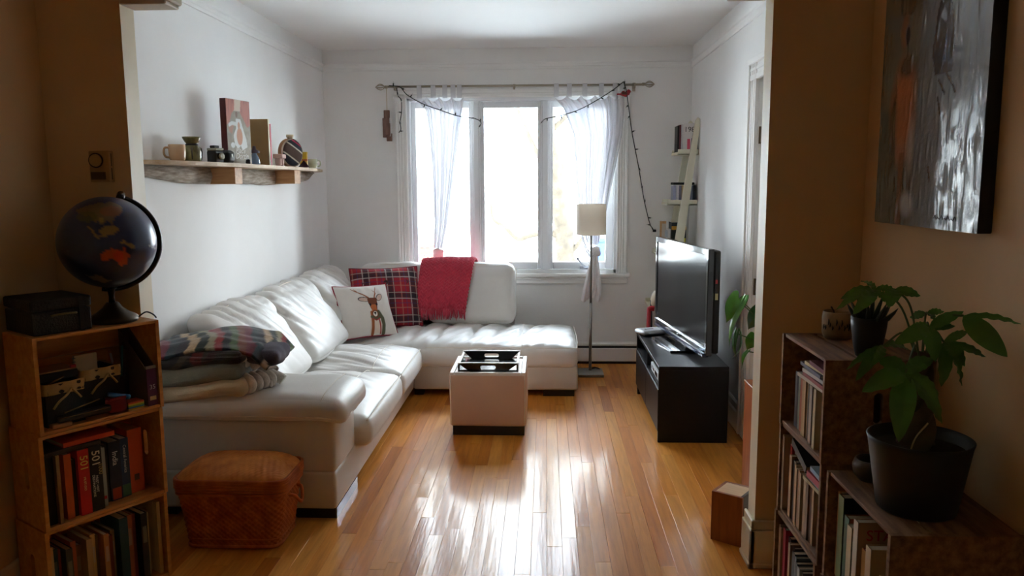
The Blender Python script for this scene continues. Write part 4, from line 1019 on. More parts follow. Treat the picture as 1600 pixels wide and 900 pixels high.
part('beak', tube([(.048, 0, .018), (.062, 0, .014)], .005, 6, rads=[.005, .001]), flat(190, 140, 60), t_); part('tail', boxb(-.07, -.03, -.008, .008, -.012, .0, .003), redb, t_); part('wing', boxb(-.04, .012, -.027, -.02, -.01, .012, .004), flat(110, 60, 44), t_); part('clip', tube([(0, 0, .02), (0, .01, .08)], .003, 6), flat(120, 110, 90), t_)

# ------------------------------------------------------------------ right side: wooden box, plant stand, philodendron
d1 = Vector((.114, -.084, 0)).normalized(); ang = math.atan2(d1.y, d1.x)
cherry = wood('cherry_veneer', S(128, 62, 26), S(162, 86, 38), 'Z', 5, .4, .2)
t_ = thing('wooden_box', 'reddish wooden box with a pale top on the floor by the doorway', 'box', (.742, 3.404, 0), ang)
BW, BD, BH = .143, .15, .228
part('front_panel', boxb(0, BW, 0, .014, 0, BH, .001), cherry, t_); part('side_panel', boxb(BW - .014, BW, .014, BD, 0, BH, .001), wood('shaded_box_side', S(70, 60, 46), S(90, 76, 56), 'Z', 5), t_); part('side_panel', boxb(0, .014, .014, BD, 0, BH, .001), cherry, t_)  # right side's shade put into its darker wood colour
part('back_panel', boxb(.014, BW - .014, BD - .014, BD, 0, BH, .001), cherry, t_); part('top_panel', boxb(.012, BW - .012, .012, BD - .012, BH - .012, BH - .001, .001), wood('pale_box_top', S(196, 158, 118), S(220, 184, 146), 'X', 5), t_)
t_ = thing('plant_stand', 'orange brown wooden stand holding the philodendron by the door', 'stand', (1.04, 3.66, 0))
o_w = wood('orange_wood', S(150, 74, 28), S(182, 100, 44), 'Z', 5, .4, .3)
part('side_panel', boxb(0, .018, 0, .40, 0, .555, .002), o_w, t_); part('side_panel', boxb(.155, .173, 0, .40, 0, .555, .002), o_w, t_); part('shelf', boxb(.018, .155, 0, .39, .25, .266), o_w, t_); part('top_panel', boxb(-.004, .177, -.004, .404, .555, .572, .002), o_w, t_)
t_ = thing('philodendron', 'heart leaved green plant reaching past the doorway pillar', 'plant', (1.13, 3.88, .573))
part('pot', lathe([(.05, 0), (.068, .13), (.072, .135), (.066, .137), (.06, .12), (0, .12)], 24), plain('terracotta', S(150, 92, 64), .8), t_, True)
part('soil', lathe([(0, .124), (.061, .124)], 20, caps=False), plain('dark_soil', S(40, 30, 24), .95, .3, 60), t_)
leafg = plain('green_leaf', S(70, 128, 30), .35, .18, 14, spec=.5); leafd = plain('dark_green_leaf', S(46, 96, 36), .35, .18, 14); stemm = plain('plant_stem', S(70, 92, 46), .6)
def heart(base, tip, w, nrm, fold=.25, curl=.02):
    """heart leaf from stalk point to tip"""
    a, c = Vector(base), Vector(tip); ax = c - a; L = ax.length; ax.normalize(); n = Vector(nrm); n = (n - ax * n.dot(ax)).normalized(); s = ax.cross(n)
    def pt(u, v):
        q = 2 * u - 1; wd = w * (math.sin(PI * min(1, v * .62 + .32)) ** .9) * (1 - v ** 3.5); lob = -.16 * L * (abs(q) ** 1.0) * (1 - v) ** 3
        lob += -.14 * L * math.sin(PI * min(1, abs(q))) * (1 - v) ** 4
        return a + ax * (v * L + lob * (1 if abs(q) > .02 else 0)) + s * (q * wd) + n * (-abs(q) * wd * fold + curl * math.sin(PI * v) - curl * 1.5 * v * v)
    return grid(12, 14, pt)
def to_local(p, o): return Vector(p) - o.location
for base, tip, w, nrm, mt in (((.975, 3.98, 1.015), (.908, 3.96, .895), .048, (-.35, -.9, .3), leafg), ((.985, 3.95, .99), (.899, 3.93, .768), .030, (-.9, -.25, .3), leafg), ((1.075, 3.92, .962), (1.005, 3.94, .862), .05, (-.5, -.8, .4), leafd),
                              ((1.075, 3.88, .88), (1.03, 3.86, .80), .03, (-.4, -.8, .5), leafd), ((1.052, 3.95, .82), (1.013, 3.95, .752), .034, (-.3, -.95, .2), leafg), ((1.075, 3.9, .76), (1.045, 3.88, .715), .028, (-.2, -.8, .6), leafd),
                              ((.972, 3.99, .832), (.957, 3.97, .70), .016, (-.8, -.6, .1), leafd), ((.982, 3.96, .83), (.962, 3.93, .705), .012, (.8, -.6, .1), leafd), ((1.02, 3.95, .745), (.975, 3.9, .69), .012, (-.6, -.7, .3), leafg), ((1.16, 3.84, .9), (1.2, 3.74, .83), .045, (.3, -.8, .5), leafd)):
    o = part('leaf', heart(to_local(base, t_), to_local(tip, t_), w, nrm), mt, t_, True)
    c = to_local(base, t_); part('stem', tube(spline([(0.0, 0, .12), (c.x * .35 + .01, c.y * .4, c.z * .55 + .07), (c.x, c.y, c.z)], 6), .0028, 6), stemm, t_, True)
# ================================================================== live-edge wall shelf and what stands on it
pale_w = wood('pale_live_edge', S(176, 146, 112), S(214, 190, 158), 'Y', 4, .6); bark_g = wood('grey_bark', S(116, 100, 84), S(196, 186, 172), 'Y', 9, .9, 0, 0, .5)
blk_w = wood('pine_block', S(168, 118, 74), S(206, 160, 112), 'X', 5, .6)
t_ = thing('wall_shelf', 'pale live edge wooden shelf on two blocks on the left wall', 'shelf', (XL, 5.0, 1.695))
fr = [(3.62, .03), (3.68, .10), (3.8, .155), (4.0, .19), (4.3, .215), (4.6, .222), (5.0, .218), (5.4, .212), (5.8, .19), (6.1, .15), (6.35, .11), (6.55, .07), (6.68, .03)]
fp = spline([(a, b_, 0) for a, b_ in fr], 5)
poly = [(0, fp[0].x - 5.0)] + [(p.y + .004 * math.sin(p.x * 31), p.x - 5.0) for p in fp] + [(0, fp[-1].x - 5.0)]
bm = prism(poly, 0, .02); part('board', bm, pale_w, t_)
bot = spline([(3.61, -.03, 0), (3.64, -.062, 0), (3.75, -.060, 0), (3.9, -.072, 0), (4.1, -.088, 0), (4.4, -.094, 0), (4.8, -.094, 0), (5.1, -.096, 0), (5.3, -.104, 0), (5.6, -.098, 0), (6.0, -.086, 0), (6.3, -.062, 0), (6.42, -.02, 0)], 6)
bm = B(); n_ = len(bot)
fa = [bm.verts.new((.03 + .006 * nz(p.x * 6, 1, 1), p.x - 5.0, -.0005)) for p in bot]; fb = [bm.verts.new((.042 + .012 * nz(p.x * 5, 2, 2), p.x - 5.0, p.y * .55)) for p in bot]; fc = [bm.verts.new((.026 + .010 * nz(p.x * 7, 3, 3), p.x - 5.0, p.y)) for p in bot]
ba = [bm.verts.new((.001, p.x - 5.0, -.0005)) for p in bot]; bb_ = [bm.verts.new((.001, p.x - 5.0, p.y)) for p in bot]
for i in range(n_ - 1):
    for A_, C_ in ((ba, fa), (fa, fb), (fb, fc), (fc, bb_)): bm.faces.new((A_[i], A_[i + 1], C_[i + 1], C_[i]))
part('bark_slab', bm, bark_g, t_, True)
for y0, y1 in ((4.43, 4.54), (5.50, 5.63)): part('support_block', boxb(.0, .172, y0 - 5, y1 - 5, -.095, -.0005, .002), blk_w, t_)
SZ = 1.7155
def mug(name, label, loc, r, h, col, hang, cat='cup'):
    o = thing(name, label, cat, loc); m_ = plain('glaze_%d_%d_%d' % col, S(*col), .25, .06, 20, coat=.3)
    part('body', lathe([(0, 0), (r * .8, 0), (r * .92, h * .12), (r, h * .5), (r, h), (r - .004, h), (r - .004, h * .5), (r * .8, .006), (0, .006)], 28), m_, o, True)
    c, s = math.cos(hang), math.sin(hang); pts = [(c * q, s * q, z) for q, z in ((r * .95, h * .8), (r * 1.45, h * .78), (r * 1.6, h * .5), (r * 1.4, h * .25), (r * .92, h * .2))]
    part('handle', tube(spline(pts, 5), r * .13, 8), m_, o, True); return o
mug('cup', 'tan glazed cup at the near end of the wall shelf', (-1.825, 3.88, SZ), .040, .080, (196, 160, 120), 3.9)
vm = plain('olive_ceramic', S(120, 112, 70), .25, .45, 26, coat=.4)
t_ = thing('vase', 'small patterned olive vase with a flared square rim on the shelf', 'vase', (-1.83, 4.06, SZ)); o = part('body', lathe([(0, 0), (.038, 0), (.044, .01), (.046, .05), (.042, .072), (.03, .084), (.027, .092), (.034, .10), (.044, .118), (.047, .127), (.043, .126), (.03, .104), (.022, .09), (0, .085)], 32), vm, t_, True)
part('neck_band', lathe([(.0285, .082), (.0315, .084), (.0315, .091), (.028, .093)], 28, caps=False), flat(44, 34, 28), t_, True)
bm = B()
for k in range(4): a = k * PI / 2 + .4; tube([(.043 * math.cos(a), .043 * math.sin(a), .012), (.047 * math.cos(a), .047 * math.sin(a), .05), (.043 * math.cos(a), .043 * math.sin(a), .07)], .004, 6, bm)
part('relief', bm, flat(70, 62, 40), t_, True)
bkp = plain('black_leatherette', S(22, 22, 26), .55, 0, 8, 300, .2); slv = plain('satin_silver', S(150, 146, 132), .25, metal=.8)
t_ = thing('camera', 'small vintage black camera with a silver band on the shelf', 'camera', (-1.79, 4.25, SZ), -.3)
part('body', boxb(-.03, .03, -.03, .03, 0, .062, .004, 2), bkp, t_); part('top_plate', boxb(-.03, .03, -.03, .03, .062, .078, .004, 2), slv, t_); part('finder', boxb(-.018, .014, -.02, .02, .078, .092, .004, 2), bkp, t_)
bm = lathe([(.018, 0), (.019, .016), (.014, .018), (.0, .014)], 24); bmesh.ops.rotate(bm, matrix=Matrix.Rotation(PI / 2, 3, 'Y'), verts=bm.verts); part('lens', shift(bm, (.03, 0, .034)), slv, t_, True)
t_ = thing('camera_case', 'rounded black camera case standing between the camera and the picture', 'case', (-1.775, 4.36, SZ), -.2)
part('body', shift(soft_box(.036, .036, .034, .018, (8, 8, 8), (.004, .004, .004)), (0, 0, .034)), bkp, t_, True); part('clasp', boxb(.034, .040, -.006, .006, .03, .05, .002), slv, t_); part('silver_knob', lathe([(.008, .068), (.008, .082), (0, .083)], 12), slv, t_, True, loc=(-.015, -.012, 0))
# picture board: red curtains, white figure, two lines of script
t_ = thing('picture_board', 'upright picture board with a white figure between red drapes', 'picture', (-1.80, 4.565, SZ), -.22)
wine = plain('wine_red_edge', S(92, 30, 28), .4, .2, 30)
part('block', boxb(-.012, .028, -.115, .115, 0, .365, .002), wine, t_)
bm = grid(70, 110, lambda u, v: (.0288, -.114 + .228 * u, .001 + .363 * v)); o = part('picture', bm, painted('printed_card', .6), t_)
def poster(co):
    u = (co[:, 1] + .114) / .228; v = co[:, 2] / .364; n = vnoise(u * 14 + 40, v * 20 + 40, 2); img = np.tile(C3(S(150, 140, 120)), (len(u), 1)) * (.85 + .3 * n)[:, None]
    img = lay(img, (v > .82) * ell(u, v, .5, 1.0, .3, .35), S(214, 196, 176))
    img = lay(img, poly_mask(u, v, [(0, 1), (.36, 1), (.33, .84), (.22, .78), (.10, .62), (0, .6)]), S(186, 112, 92)); img = lay(img, poly_mask(u, v, [(1, 1), (.62, 1), (.58, .80), (.72, .70), (.86, .58), (1, .62)]), S(182, 108, 92))
    img = lay(img, np.clip(vnoise(u * 30 + 80, v * 6 + 80, 8) * 2 - 1, 0, 1) * (v > .6) * (np.abs(u - .47) > .14), S(120, 60, 54), .6)
    img = lay(img, poly_mask(u, v, [(.05, .66), (.3, .6), (.2, .46), (.08, .5)]), S(176, 120, 96), .8)
    img = lay(img, poly_mask(u, v, [(.38, .70), (.58, .71), (.66, .58), (.80, .40), (.84, .27), (.62, .22), (.55, .29), (.44, .24), (.30, .30), (.26, .44), (.38, .56)]), S(222, 222, 218)); img = lay(img, seg_mask(u, v, [(.40, .62), (.22, .63), (.10, .60)], .035), S(222, 222, 218))
    img = lay(img, ell(u, v, .52, .43, .13, .14), S(196, 138, 104)); img = lay(img, ell(u, v, .5, .60, .05, .06), S(190, 140, 110)); img = lay(img, ell(u, v, .42, .77, .05, .05), S(110, 78, 60)); img = lay(img, ell(u, v, .22, .29, .09, .045), S(222, 222, 218)); return img
paint(o, poster)
for body, z, y in (('Place', .076, .005), ('Dortin', .044, .018)): letters(body, .046, flat(228, 222, 212), o, (.0292, y, z), (PI / 2, 0, PI / 2), 'script_lettering', .0004, 'CENTER', .3)
t_ = thing('pebble', 'tiny dark pebble in front of the picture board', 'stone', (-1.735, 4.58, SZ)); bm = B(); lump(bm, (0, 0, .013), .016, 3, 1, 1, .9); part('stone', bm, flat(52, 50, 54, .4), t_, True)
t_ = thing('glass_bottle', 'little blue glass bottle with a purple top behind the picture board', 'bottle', (-1.80, 4.86, SZ)); part('body', lathe([(0, 0), (.03, 0), (.033, .012), (.028, .04), (.014, .07), (.012, .078), (0, .078)], 20), plain('blue_glass', S(110, 134, 160), .1, coat=.5), t_, True)
part('cap', lathe([(.03, .074), (.034, .08), (.03, .088), (.012, .095), (.009, .115), (0, .118)], 20), flat(76, 58, 74), t_, True)
def upbook(label, y, x0, x1, h, t, col, edge):
    o = thing('book', label, 'book', ((x0 + x1) / 2, y, SZ)); w = x1 - x0
    part('cover', box(box(B(), -w / 2, w / 2, -t / 2, -t / 2 + .003, 0, h), -w / 2, w / 2, t / 2 - .003, t / 2, 0, h), flat(*col), o); part('spine', boxb(w / 2 - .003, w / 2 + .001, -t / 2, t / 2, 0, h), flat(*edge), o); part('pages', boxb(-w / 2 + .004, w / 2 - .003, -t / 2 + .003, t / 2 - .003, .003, h - .003), flat(224, 214, 190), o)
upbook('large tan covered book standing across the wall shelf', 5.12, -1.925, -1.795, .30, .022, (150, 118, 72), (222, 204, 168)); upbook('narrow bright red book behind the tan one on the wall shelf', 5.165, -1.925, -1.80, .272, .02, (190, 24, 52), (196, 26, 56))
# striped canteen
t_ = thing('canteen', 'round canteen flask with diagonal brown and navy stripes', 'flask', (-1.80, 5.56, SZ), -.50)
R_ = .098; bm = lathe([(0, -.032), (R_ * .8, -.03), (R_ - .004, -.024), (R_, 0), (R_ - .004, .024)], 48, caps=False)
bmesh.ops.rotate(bm, matrix=Matrix.Rotation(PI / 2, 3, 'Y'), verts=bm.verts); part('body', shift(bm, (0, 0, R_ + .002)), flat(206, 198, 178), t_, True)
bm = lathe([(R_ + .001, -.018), (R_ + .003, -.016), (R_ + .003, .012), (R_ + .001, .014)], 48, caps=False); bmesh.ops.rotate(bm, matrix=Matrix.Rotation(PI / 2, 3, 'Y'), verts=bm.verts); part('leather_band', shift(bm, (0, 0, R_ + .002)), flat(140, 104, 64), t_, True)
bm = grid(64, 64, lambda u, v: ((lambda a, c, k: (.030 - .008 * min(1, math.hypot(a, c)) ** 4, a * (R_ - .006), c * (R_ - .006)))(*(lambda a, c: ((a * math.sqrt(1 - c * c / 2)), (c * math.sqrt(1 - a * a / 2)), 0))(2 * u - 1, 2 * v - 1))))
o = part('face', shift(bm, (0, 0, R_ + .002)), painted('striped_felt', .9, 200, .2), t_, True)
def stripe_face(co):
    u = co[:, 1] / R_; v = (co[:, 2] - R_ - .002) / R_; w = v + .55 * u
    img = np.tile(C3(S(34, 34, 48)), (len(u), 1)); img = lay(img, np.abs(w - .02) < .42, S(84, 62, 52)); img = lay(img, (np.abs(w - .47) < .055) | (np.abs(w + .43) < .055), S(214, 204, 184)); img = lay(img, (w > .86) & (w < .96), S(196, 40, 80)); img = lay(img, np.hypot(u, v) > .93, S(210, 202, 186)); return img
paint(o, stripe_face)
part('cap', lathe([(.02, R_ * 2 - .004), (.02, R_ * 2 + .01), (.026, R_ * 2 + .012), (.026, R_ * 2 + .03), (0, R_ * 2 + .031)], 20), flat(196, 184, 152), t_, True)
t_ = thing('pottery_figure', 'small pink clay piece on two stubby legs before the canteen', 'pottery', (-1.735, 5.13, SZ)); pk = plain('pink_clay', S(206, 172, 160), .8, .06, 30)
part('top', boxb(-.032, .032, -.04, .04, .048, .076, .006, 2), pk, t_)
for y in (-.022, .022): part('leg', shift(soft_box(.02, .017, .025, .012, (4, 4, 4)), (0, y, .025)), pk, t_, True)
t_ = thing('tin', 'slim yellow tin behind the canteen on the shelf', 'tin', (-1.775, 5.78, SZ), .2); part('body', boxb(-.026, .026, -.026, .026, 0, .108, .002), flat(206, 168, 40), t_); part('band', boxb(-.0265, .0265, -.0265, .0265, .05, .062), flat(176, 90, 50), t_)
part('lid', boxb(-.0275, .0275, -.0275, .0275, .10, .114, .002), flat(214, 184, 60), t_)
t_ = thing('fabric_pyramid', 'maroon fabric pyramid between the canteen and the mug', 'ornament', (-1.735, 5.65, SZ)); bm = B(); bmesh.ops.create_cone(bm, cap_ends=True, segments=4, radius1=.042, radius2=.003, depth=.05, matrix=Matrix.Translation((0, 0, .025))); part('body', bm, plain('maroon_cloth', S(64, 26, 40), .9, .2, 50), t_); part('dot', lathe([(0, 0), (.006, .001), (0, .004)], 10), flat(150, 130, 170), t_, loc=(.02, -.008, .036))
mug('mug', 'pale green mug at the far end of the wall shelf', (-1.78, 6.02, SZ), .036, .070, (190, 194, 166), .35, 'mug')

# ================================================================== left side: stacked pine crates
def crate(name, label, loc, rot, w, h, d, mat, nslat=2, group=None, th=.014, gap=.0025):
    o = thing(name, label, 'crate', loc, rot, group)
    for s in (-1, 1):
        bm = holed_panel(0, d, 0, h, d * .5, h * .54, .030, .105, -th / 2, th / 2)
        bmesh.ops.rotate(bm, matrix=Matrix.Rotation(PI / 2, 3, 'Z'), verts=bm.verts); part('end_panel', shift(bm, (s * (w / 2 - th / 2), 0, 0)), mat, o)
    for z0, z1 in ((.0, .012), (h - .012, h)):
        sw = d / nslat
        for k in range(nslat): part('slat', boxb(-w / 2 + (th if 1 else 0), w / 2 - th, k * sw + gap, (k + 1) * sw - gap, z0 + .0004, z1 - .0004 * k, .0015), mat, o)
    for k in range(3): part('back_slat', boxb(-w / 2 + th, w / 2 - th, d - .010, d - .001, .013 + k * (h - .026) / 3 + .002, .013 + (k + 1) * (h - .026) / 3 - .002, .001), mat, o)
    return o
pine = wood('knotty_pine', S(186, 118, 48), S(216, 156, 82), 'X', 4, .55, .1, .5)
ROTL = math.radians(57); wv = Vector((math.cos(ROTL), math.sin(ROTL), 0)); dv = Vector((-wv.y, wv.x, 0)); CWL, CHL, CDL = .47, .3556, .235
CR = Vector((-1.54, 3.02, 0)); FL = CR - wv * CWL / 2
LC = []
for k, (lab, off) in enumerate((('lowest pine crate of the left bookshelf stack, full of books', (-.012, .0)), ('middle pine crate of the left stack with travel guides', (-.006, .0)), ('top pine crate of the left stack, under the globe', (.004, .004)))):
    p = FL + wv * off[0] + dv * off[1]; LC.append(crate('pine_crate', lab, (p.x, p.y, k * CHL), ROTL, CWL, CHL - .001, CDL, pine, 2, 'pine crates stacked as a bookshelf'))
def inL(k, x, y, z): return tuple(LC[k].location + wv * x + dv * y + Vector((0, 0, z)))
# books in the middle crate
x = -.214; mid = [
 (.030, .262, .17, (26, 24, 28), 'thick black guidebook at the left end of the middle pine crate', [('BALKANS GUIDE', .012, .13, (150, 40, 40), True)] if 0 else None, .022),
 (.012, .258, .18, (150, 122, 84), 'tan card folder beside the black guidebook in the middle pine crate', None, .004),
 (.018, .24, .15, (40, 34, 30), 'thin dark book behind the tan folder in the middle crate', None, .05),
 (.026, .248, .16, (196, 88, 40), 'burnt orange book left of the red 501 book', None, .022),
 (.016, .22, .15, (36, 28, 28), 'narrow dark brown book between orange and red books in the middle crate', None, .03),
 (.040, .252, .17, (196, 32, 30), 'red book with 501 in yellow numerals', [('501', .040, .20, (226, 196, 90), True), ('MUST-DO', .012, .12, (226, 196, 120), True)], .014),
 (.046, .255, .17, (22, 22, 26), 'black book reading 501 must-visit destinations', [('501', .042, .205, (224, 214, 180), True), ('MUST-VISIT', .013, .105, (216, 210, 190), True)], .016),
 (.018, .232, .16, (150, 152, 140), 'pale grey slim book with a red dot beside the black 501 book', None, .03),
 (.022, .235, .15, (34, 38, 44), 'charcoal book behind the grey slim book in the middle crate', None, .06),
 (.046, .238, .14, (24, 34, 62), 'navy travel guide with India on its spine', [('India', .030, .17, (222, 222, 226), True)], .055),
 (.034, .238, .14, (30, 58, 96), 'blue travel guide with Central America on its spine', [('Central America', .017, .155, (214, 220, 226), True)], .06),
 (.060, .262, .15, (206, 84, 38), 'thick orange red book at the right end of the middle pine crate', None, .07)]
for t, h, d, col, lab, sp, y in mid:
    x += t / 2; o = book('book', lab, inL(1, x, y, .0135), ROTL, t, h, min(d, .222 - y), col, 'travel books in the middle pine crate', sp); x += t / 2 + .0022
    if 'MUST' in str(sp) and '501' in str(sp) and 'must-visit' in lab:
        letters('1000', .022, flat(176, 150, 80), o.children[0], (.016, -.0016, .16), DOWN, 'spine_lettering'); letters('DESTINATIONS', .0125, flat(216, 210, 190), o.children[0], (-.012, -.0016, .10), DOWN, 'spine_lettering')
    if 'red dot' in lab: part('dot', boxb(-.005, .005, -.002, 0, .03, .042), flat(190, 40, 40), o.children[0])
    if 'India' in lab or 'Central' in lab: part('cover_picture', boxb(-.017, .017, -.002, 0, .004, .05), flat(*((170, 60, 36) if 'India' in lab else (60, 104, 80))), o.children[0])
    if 'thick orange' in lab: part('dot', boxb(-.01, .01, -.002, 0, .05, .075), flat(60, 30, 30), o.children[0])
o = book('book', 'dark book lying flat on the standing travel guides', inL(1, -.11, .02, .268), ROTL, .016, .20, .17, (44, 30, 28), None, None, lying=True); o = book('book', 'orange spined book lying flat above the red 501 book', inL(1, -.045, .03, .2845), ROTL, .018, .19, .15, (210, 76, 38), None, None, lying=True)
# books in the lowest crate
low = [(.016, .27, (190, 150, 90), 'straw yellow'), (.022, .25, (40, 90, 120), 'petrol blue'), (.016, .235, (176, 84, 50), 'rust red'), (.024, .24, (70, 80, 70), 'grey green'), (.02, .255, (186, 100, 56), 'terracotta'), (.026, .225, (150, 110, 70), 'camel brown'), (.022, .25, (186, 150, 96), 'sand coloured'), (.018, .255, (206, 170, 104), 'butter yellow'), (.02, .24, (120, 96, 60), 'mustard brown'),
       (.02, .245, (176, 120, 70), 'caramel'), (.022, .225, (120, 50, 40), 'brick red'), (.016, .235, (160, 130, 90), 'beige'), (.034, .285, (24, 66, 76), 'dark teal'), (.026, .28, (170, 90, 56), 'copper'), (.022, .27, (140, 60, 46), 'oxblood'), (.026, .275, (24, 22, 26), 'jet black'), (.014, .265, (196, 166, 116), 'cream tan')]
x = -.216
for i, (t, h, col, nm) in enumerate(low):
    x += t / 2; y = .03 + .02 * ((i * 7) % 3)
    o = book('book', '%s book %s in the lowest pine crate' % (nm, 'at the left end' if i == 0 else 'beside the %s one' % low[i - 1][3]), inL(0, x, y, .0135), ROTL, t, h, .148, col, 'books in the lowest pine crate'); x += t / 2 + .0018
    if i % 2 == 1: part('spine_label', boxb(-t * .3, t * .3, -.002, 0, h * .55, h * .8), flat(*[min(255, int(c * .5 + 90)) for c in col]), o.children[0])
p = inL(0, .205, .02, .0135); t_ = thing('drawing_board', 'pale wooden board with rope slots at the right of the lowest crate', 'board', p, ROTL); bm = holed_panel(0, .19, 0, .305, .1, .25, .06, .02, -.007, .007); bmesh.ops.rotate(bm, matrix=Matrix.Rotation(PI / 2, 3, 'Z'), verts=bm.verts); part('panel', bm, wood('pale_ply', S(196, 164, 110), S(216, 190, 140), 'Z', 5), t_)
# top crate: lined baskets and stationery
rat = plain('black_rattan', S(17, 15, 14), .6, .3, 60, 120, .6); lin = plain('cream_liner', S(176, 146, 96), .9, .08, 16, 60, .3)
def lined(label, x, y, w, d, h):
    o = thing('lined_basket', label, 'basket', inL(2, x, y, .0135), ROTL); bm = B()
    box(bm, -w / 2, w / 2, 0, .006, 0, h); box(bm, -w / 2, w / 2, d - .006, d, 0, h); box(bm, -w / 2, -w / 2 + .006, .006, d - .006, 0, h); box(bm, w / 2 - .006, w / 2, .006, d - .006, 0, h); box(bm, -w / 2, w / 2, 0, d, 0, .006); part('body', bm, rat, o)
    def lf(u, v):
        (px, py), (nx, ny) = rr_pt(u, w / 2 + .004, d / 2 + .004, .012); k = .004 * math.sin(u * 60) + .004 * nz(u * 14, v * 3, 1); return (px + nx * k, d / 2 + py + ny * k, h + .006 - .042 * v)
    part('liner', grid(90, 6, lf), lin, o, True)
    bw = B(); tube(spline([(.02, -.012, h - .02), (.0, -.018, h - .04), (-.03, -.02, h - .06), (-.05, -.016, h - .085)], 5), .0045, 6, bw); tube(spline([(.02, -.012, h - .02), (.035, -.018, h - .04), (.05, -.018, h - .06)], 5), .004, 6, bw); part('bow', bw, lin, o, True); return o
lined('black basket with cream cloth liner at the left of the top crate', -.125, .035, .135, .165, .155); lined('black basket with cream cloth liner in the middle of the top crate', .025, .06, .14, .145, .175)
t_ = thing('document_tray', 'dark tray with papers on top of the left lined basket', 'tray', inL(2, -.13, .07, .1765), ROTL); part('base', boxb(-.075, .075, 0, .13, 0, .03, .003), flat(30, 26, 26), t_); part('paper', boxb(-.07, .07, .0, .12, .031, .036), flat(150, 110, 70), t_); part('red_tag', boxb(.05, .068, -.002, .01, .036, .046), flat(170, 40, 50), t_)
t_ = thing('notepad', 'cream spiral notepad standing in the middle lined basket', 'notepad', inL(2, .0, .125, .152), ROTL); part('pages', boxb(-.04, .045, 0, .012, 0, .09), flat(196, 176, 140), t_); bm = B()
for k in range(6): tube([(-.05, -.002, .012 + k * .014), (-.038, -.004, .012 + k * .014), (-.036, .008, .012 + k * .014)], .002, 5, bm)
part('spiral', bm, flat(90, 110, 100, .3), t_)
for i, (dx, dz, col, nm) in enumerate(((.0, .0, (170, 170, 176), 'silver'), (.10, -.03, (130, 128, 128), 'grey'))):
    pass
t_ = thing('pen', 'silver pen sticking out of the left lined basket', 'pen', inL(2, -.15, .05, .163), ROTL); part('barrel', tube([(-.045, 0, .0), (.03, -.006, .028)], .0035, 6), slv, t_); part('tip', tube([(.03, -.006, .028), (.036, -.0065, .030)], .003, 6, rads=[.003, .001]), flat(40, 40, 44), t_)
t_ = thing('pen', 'grey pen lying in front of the left basket', 'pen', inL(2, -.07, .018, .062), ROTL); part('barrel', tube([(-.07, 0, .0), (.06, .0, .022)], .0035, 6), slv, t_); part('tip', tube([(.06, 0, .022), (.067, 0, .0235)], .003, 6, rads=[.003, .001]), flat(40, 40, 44), t_)
t_ = thing('black_case', 'long black pencil case lying before the lined baskets', 'case', inL(2, -.07, .018, .0435), ROTL); part('body', shift(soft_box(.10, .014, .014, .01, (8, 3, 3)), (0, .0, .0)), flat(24, 22, 24), t_, True); part('zip', tube([(-.09, -.0142, .004), (.09, -.0142, .004)], .0015, 5), slv, t_)
t_ = thing('wood_block', 'small tan wooden block at the front left of the top crate', 'block', inL(2, -.155, .015, .0135), ROTL); part('block', boxb(-.035, .035, -.012, .018, 0, .016, .003), wood('tan_block', S(150, 104, 64), S(186, 140, 92), 'X', 5), t_)
t_ = thing('pouch', 'dark red fabric pouch in front of the middle basket', 'pouch', inL(2, .055, .025, .0175), ROTL); part('body', shift(soft_box(.035, .02, .03, .014, (6, 4, 6), (.004, .004, .004)), (0, 0, .03)), plain('dark_red_cloth', S(110, 24, 30), .9, .1, 30), t_, True); part('flap', shift(soft_box(.033, .021, .006, .005, (6, 4, 2)), (0, -.001, .056)), plain('dark_red_cloth', S(110, 24, 30), .9), t_, True)
t_ = thing('highlighter', 'blue highlighter resting on the red pouch', 'pen', inL(2, .06, .02, .082), ROTL); part('barrel', tube([(-.035, 0, .012), (.025, -.006, -.008)], .009, 10), flat(30, 104, 160, .3), t_, True); part('cap', tube([(.025, -.006, -.008), (.043, -.008, -.014)], .0095, 10), flat(40, 130, 190, .3), t_, True)
t_ = thing('sticky_notes', 'pad of rainbow sticky notes at the front of the top crate', 'notes', inL(2, .128, .012, .0135), ROTL)
for k, col in enumerate(((206, 170, 50), (40, 120, 180), (120, 170, 70), (200, 190, 70), (200, 80, 50))): part('note_layer', boxb(-.032, .032, 0, .06, k * .006, k * .006 + .0056), flat(*col), t_)
t_ = thing('pen_cup', 'dark pen cup with teal and orange pens in the top crate', 'pen cup', inL(2, .133, .135, .0135), ROTL); part('cup', lathe([(0, 0), (.032, 0), (.034, .12), (.031, .12), (.029, .006), (0, .006)], 20), flat(30, 28, 30), t_, True)
for dx, dy, ex, col, z1 in ((.0, 0, .02, (40, 120, 140), .235), (-.012, .008, -.018, (170, 96, 50), .225), (.01, -.01, .012, (60, 60, 70), .22), (-.005, -.012, -.03, (150, 150, 156), .215), (.008, .01, .022, (26, 26, 30), .25)): part('pen', tube([(dx, dy, .01), (dx + ex, dy, z1)], .005, 6), flat(*col, .4), t_, True)
t_ = thing('magazine_file', 'purple spined magazine file numbered 35 at the right of the crate', 'file', inL(2, .195, .006, .0135), ROTL)
pf = flat(84, 24, 70); gf = flat(96, 80, 66)
part('front', boxb(-.021, .021, 0, .003, 0, .15), pf, t_); fo = t_.children[0]; bm = B()
for s in (-.021, .0185): 
    a = [bm.verts.new((s, y, z)) for y, z in ((.003, 0), (.19, 0), (.19, .30), (.003, .15))]; c = [bm.verts.new((s + .0025, y, z)) for y, z in ((.003, 0), (.19, 0), (.19, .30), (.003, .15))]; bm.faces.new(a); bm.faces.new(c[::-1])
    for i in range(4): bm.faces.new((a[i], c[i], c[(i + 1) % 4], a[(i + 1) % 4]))
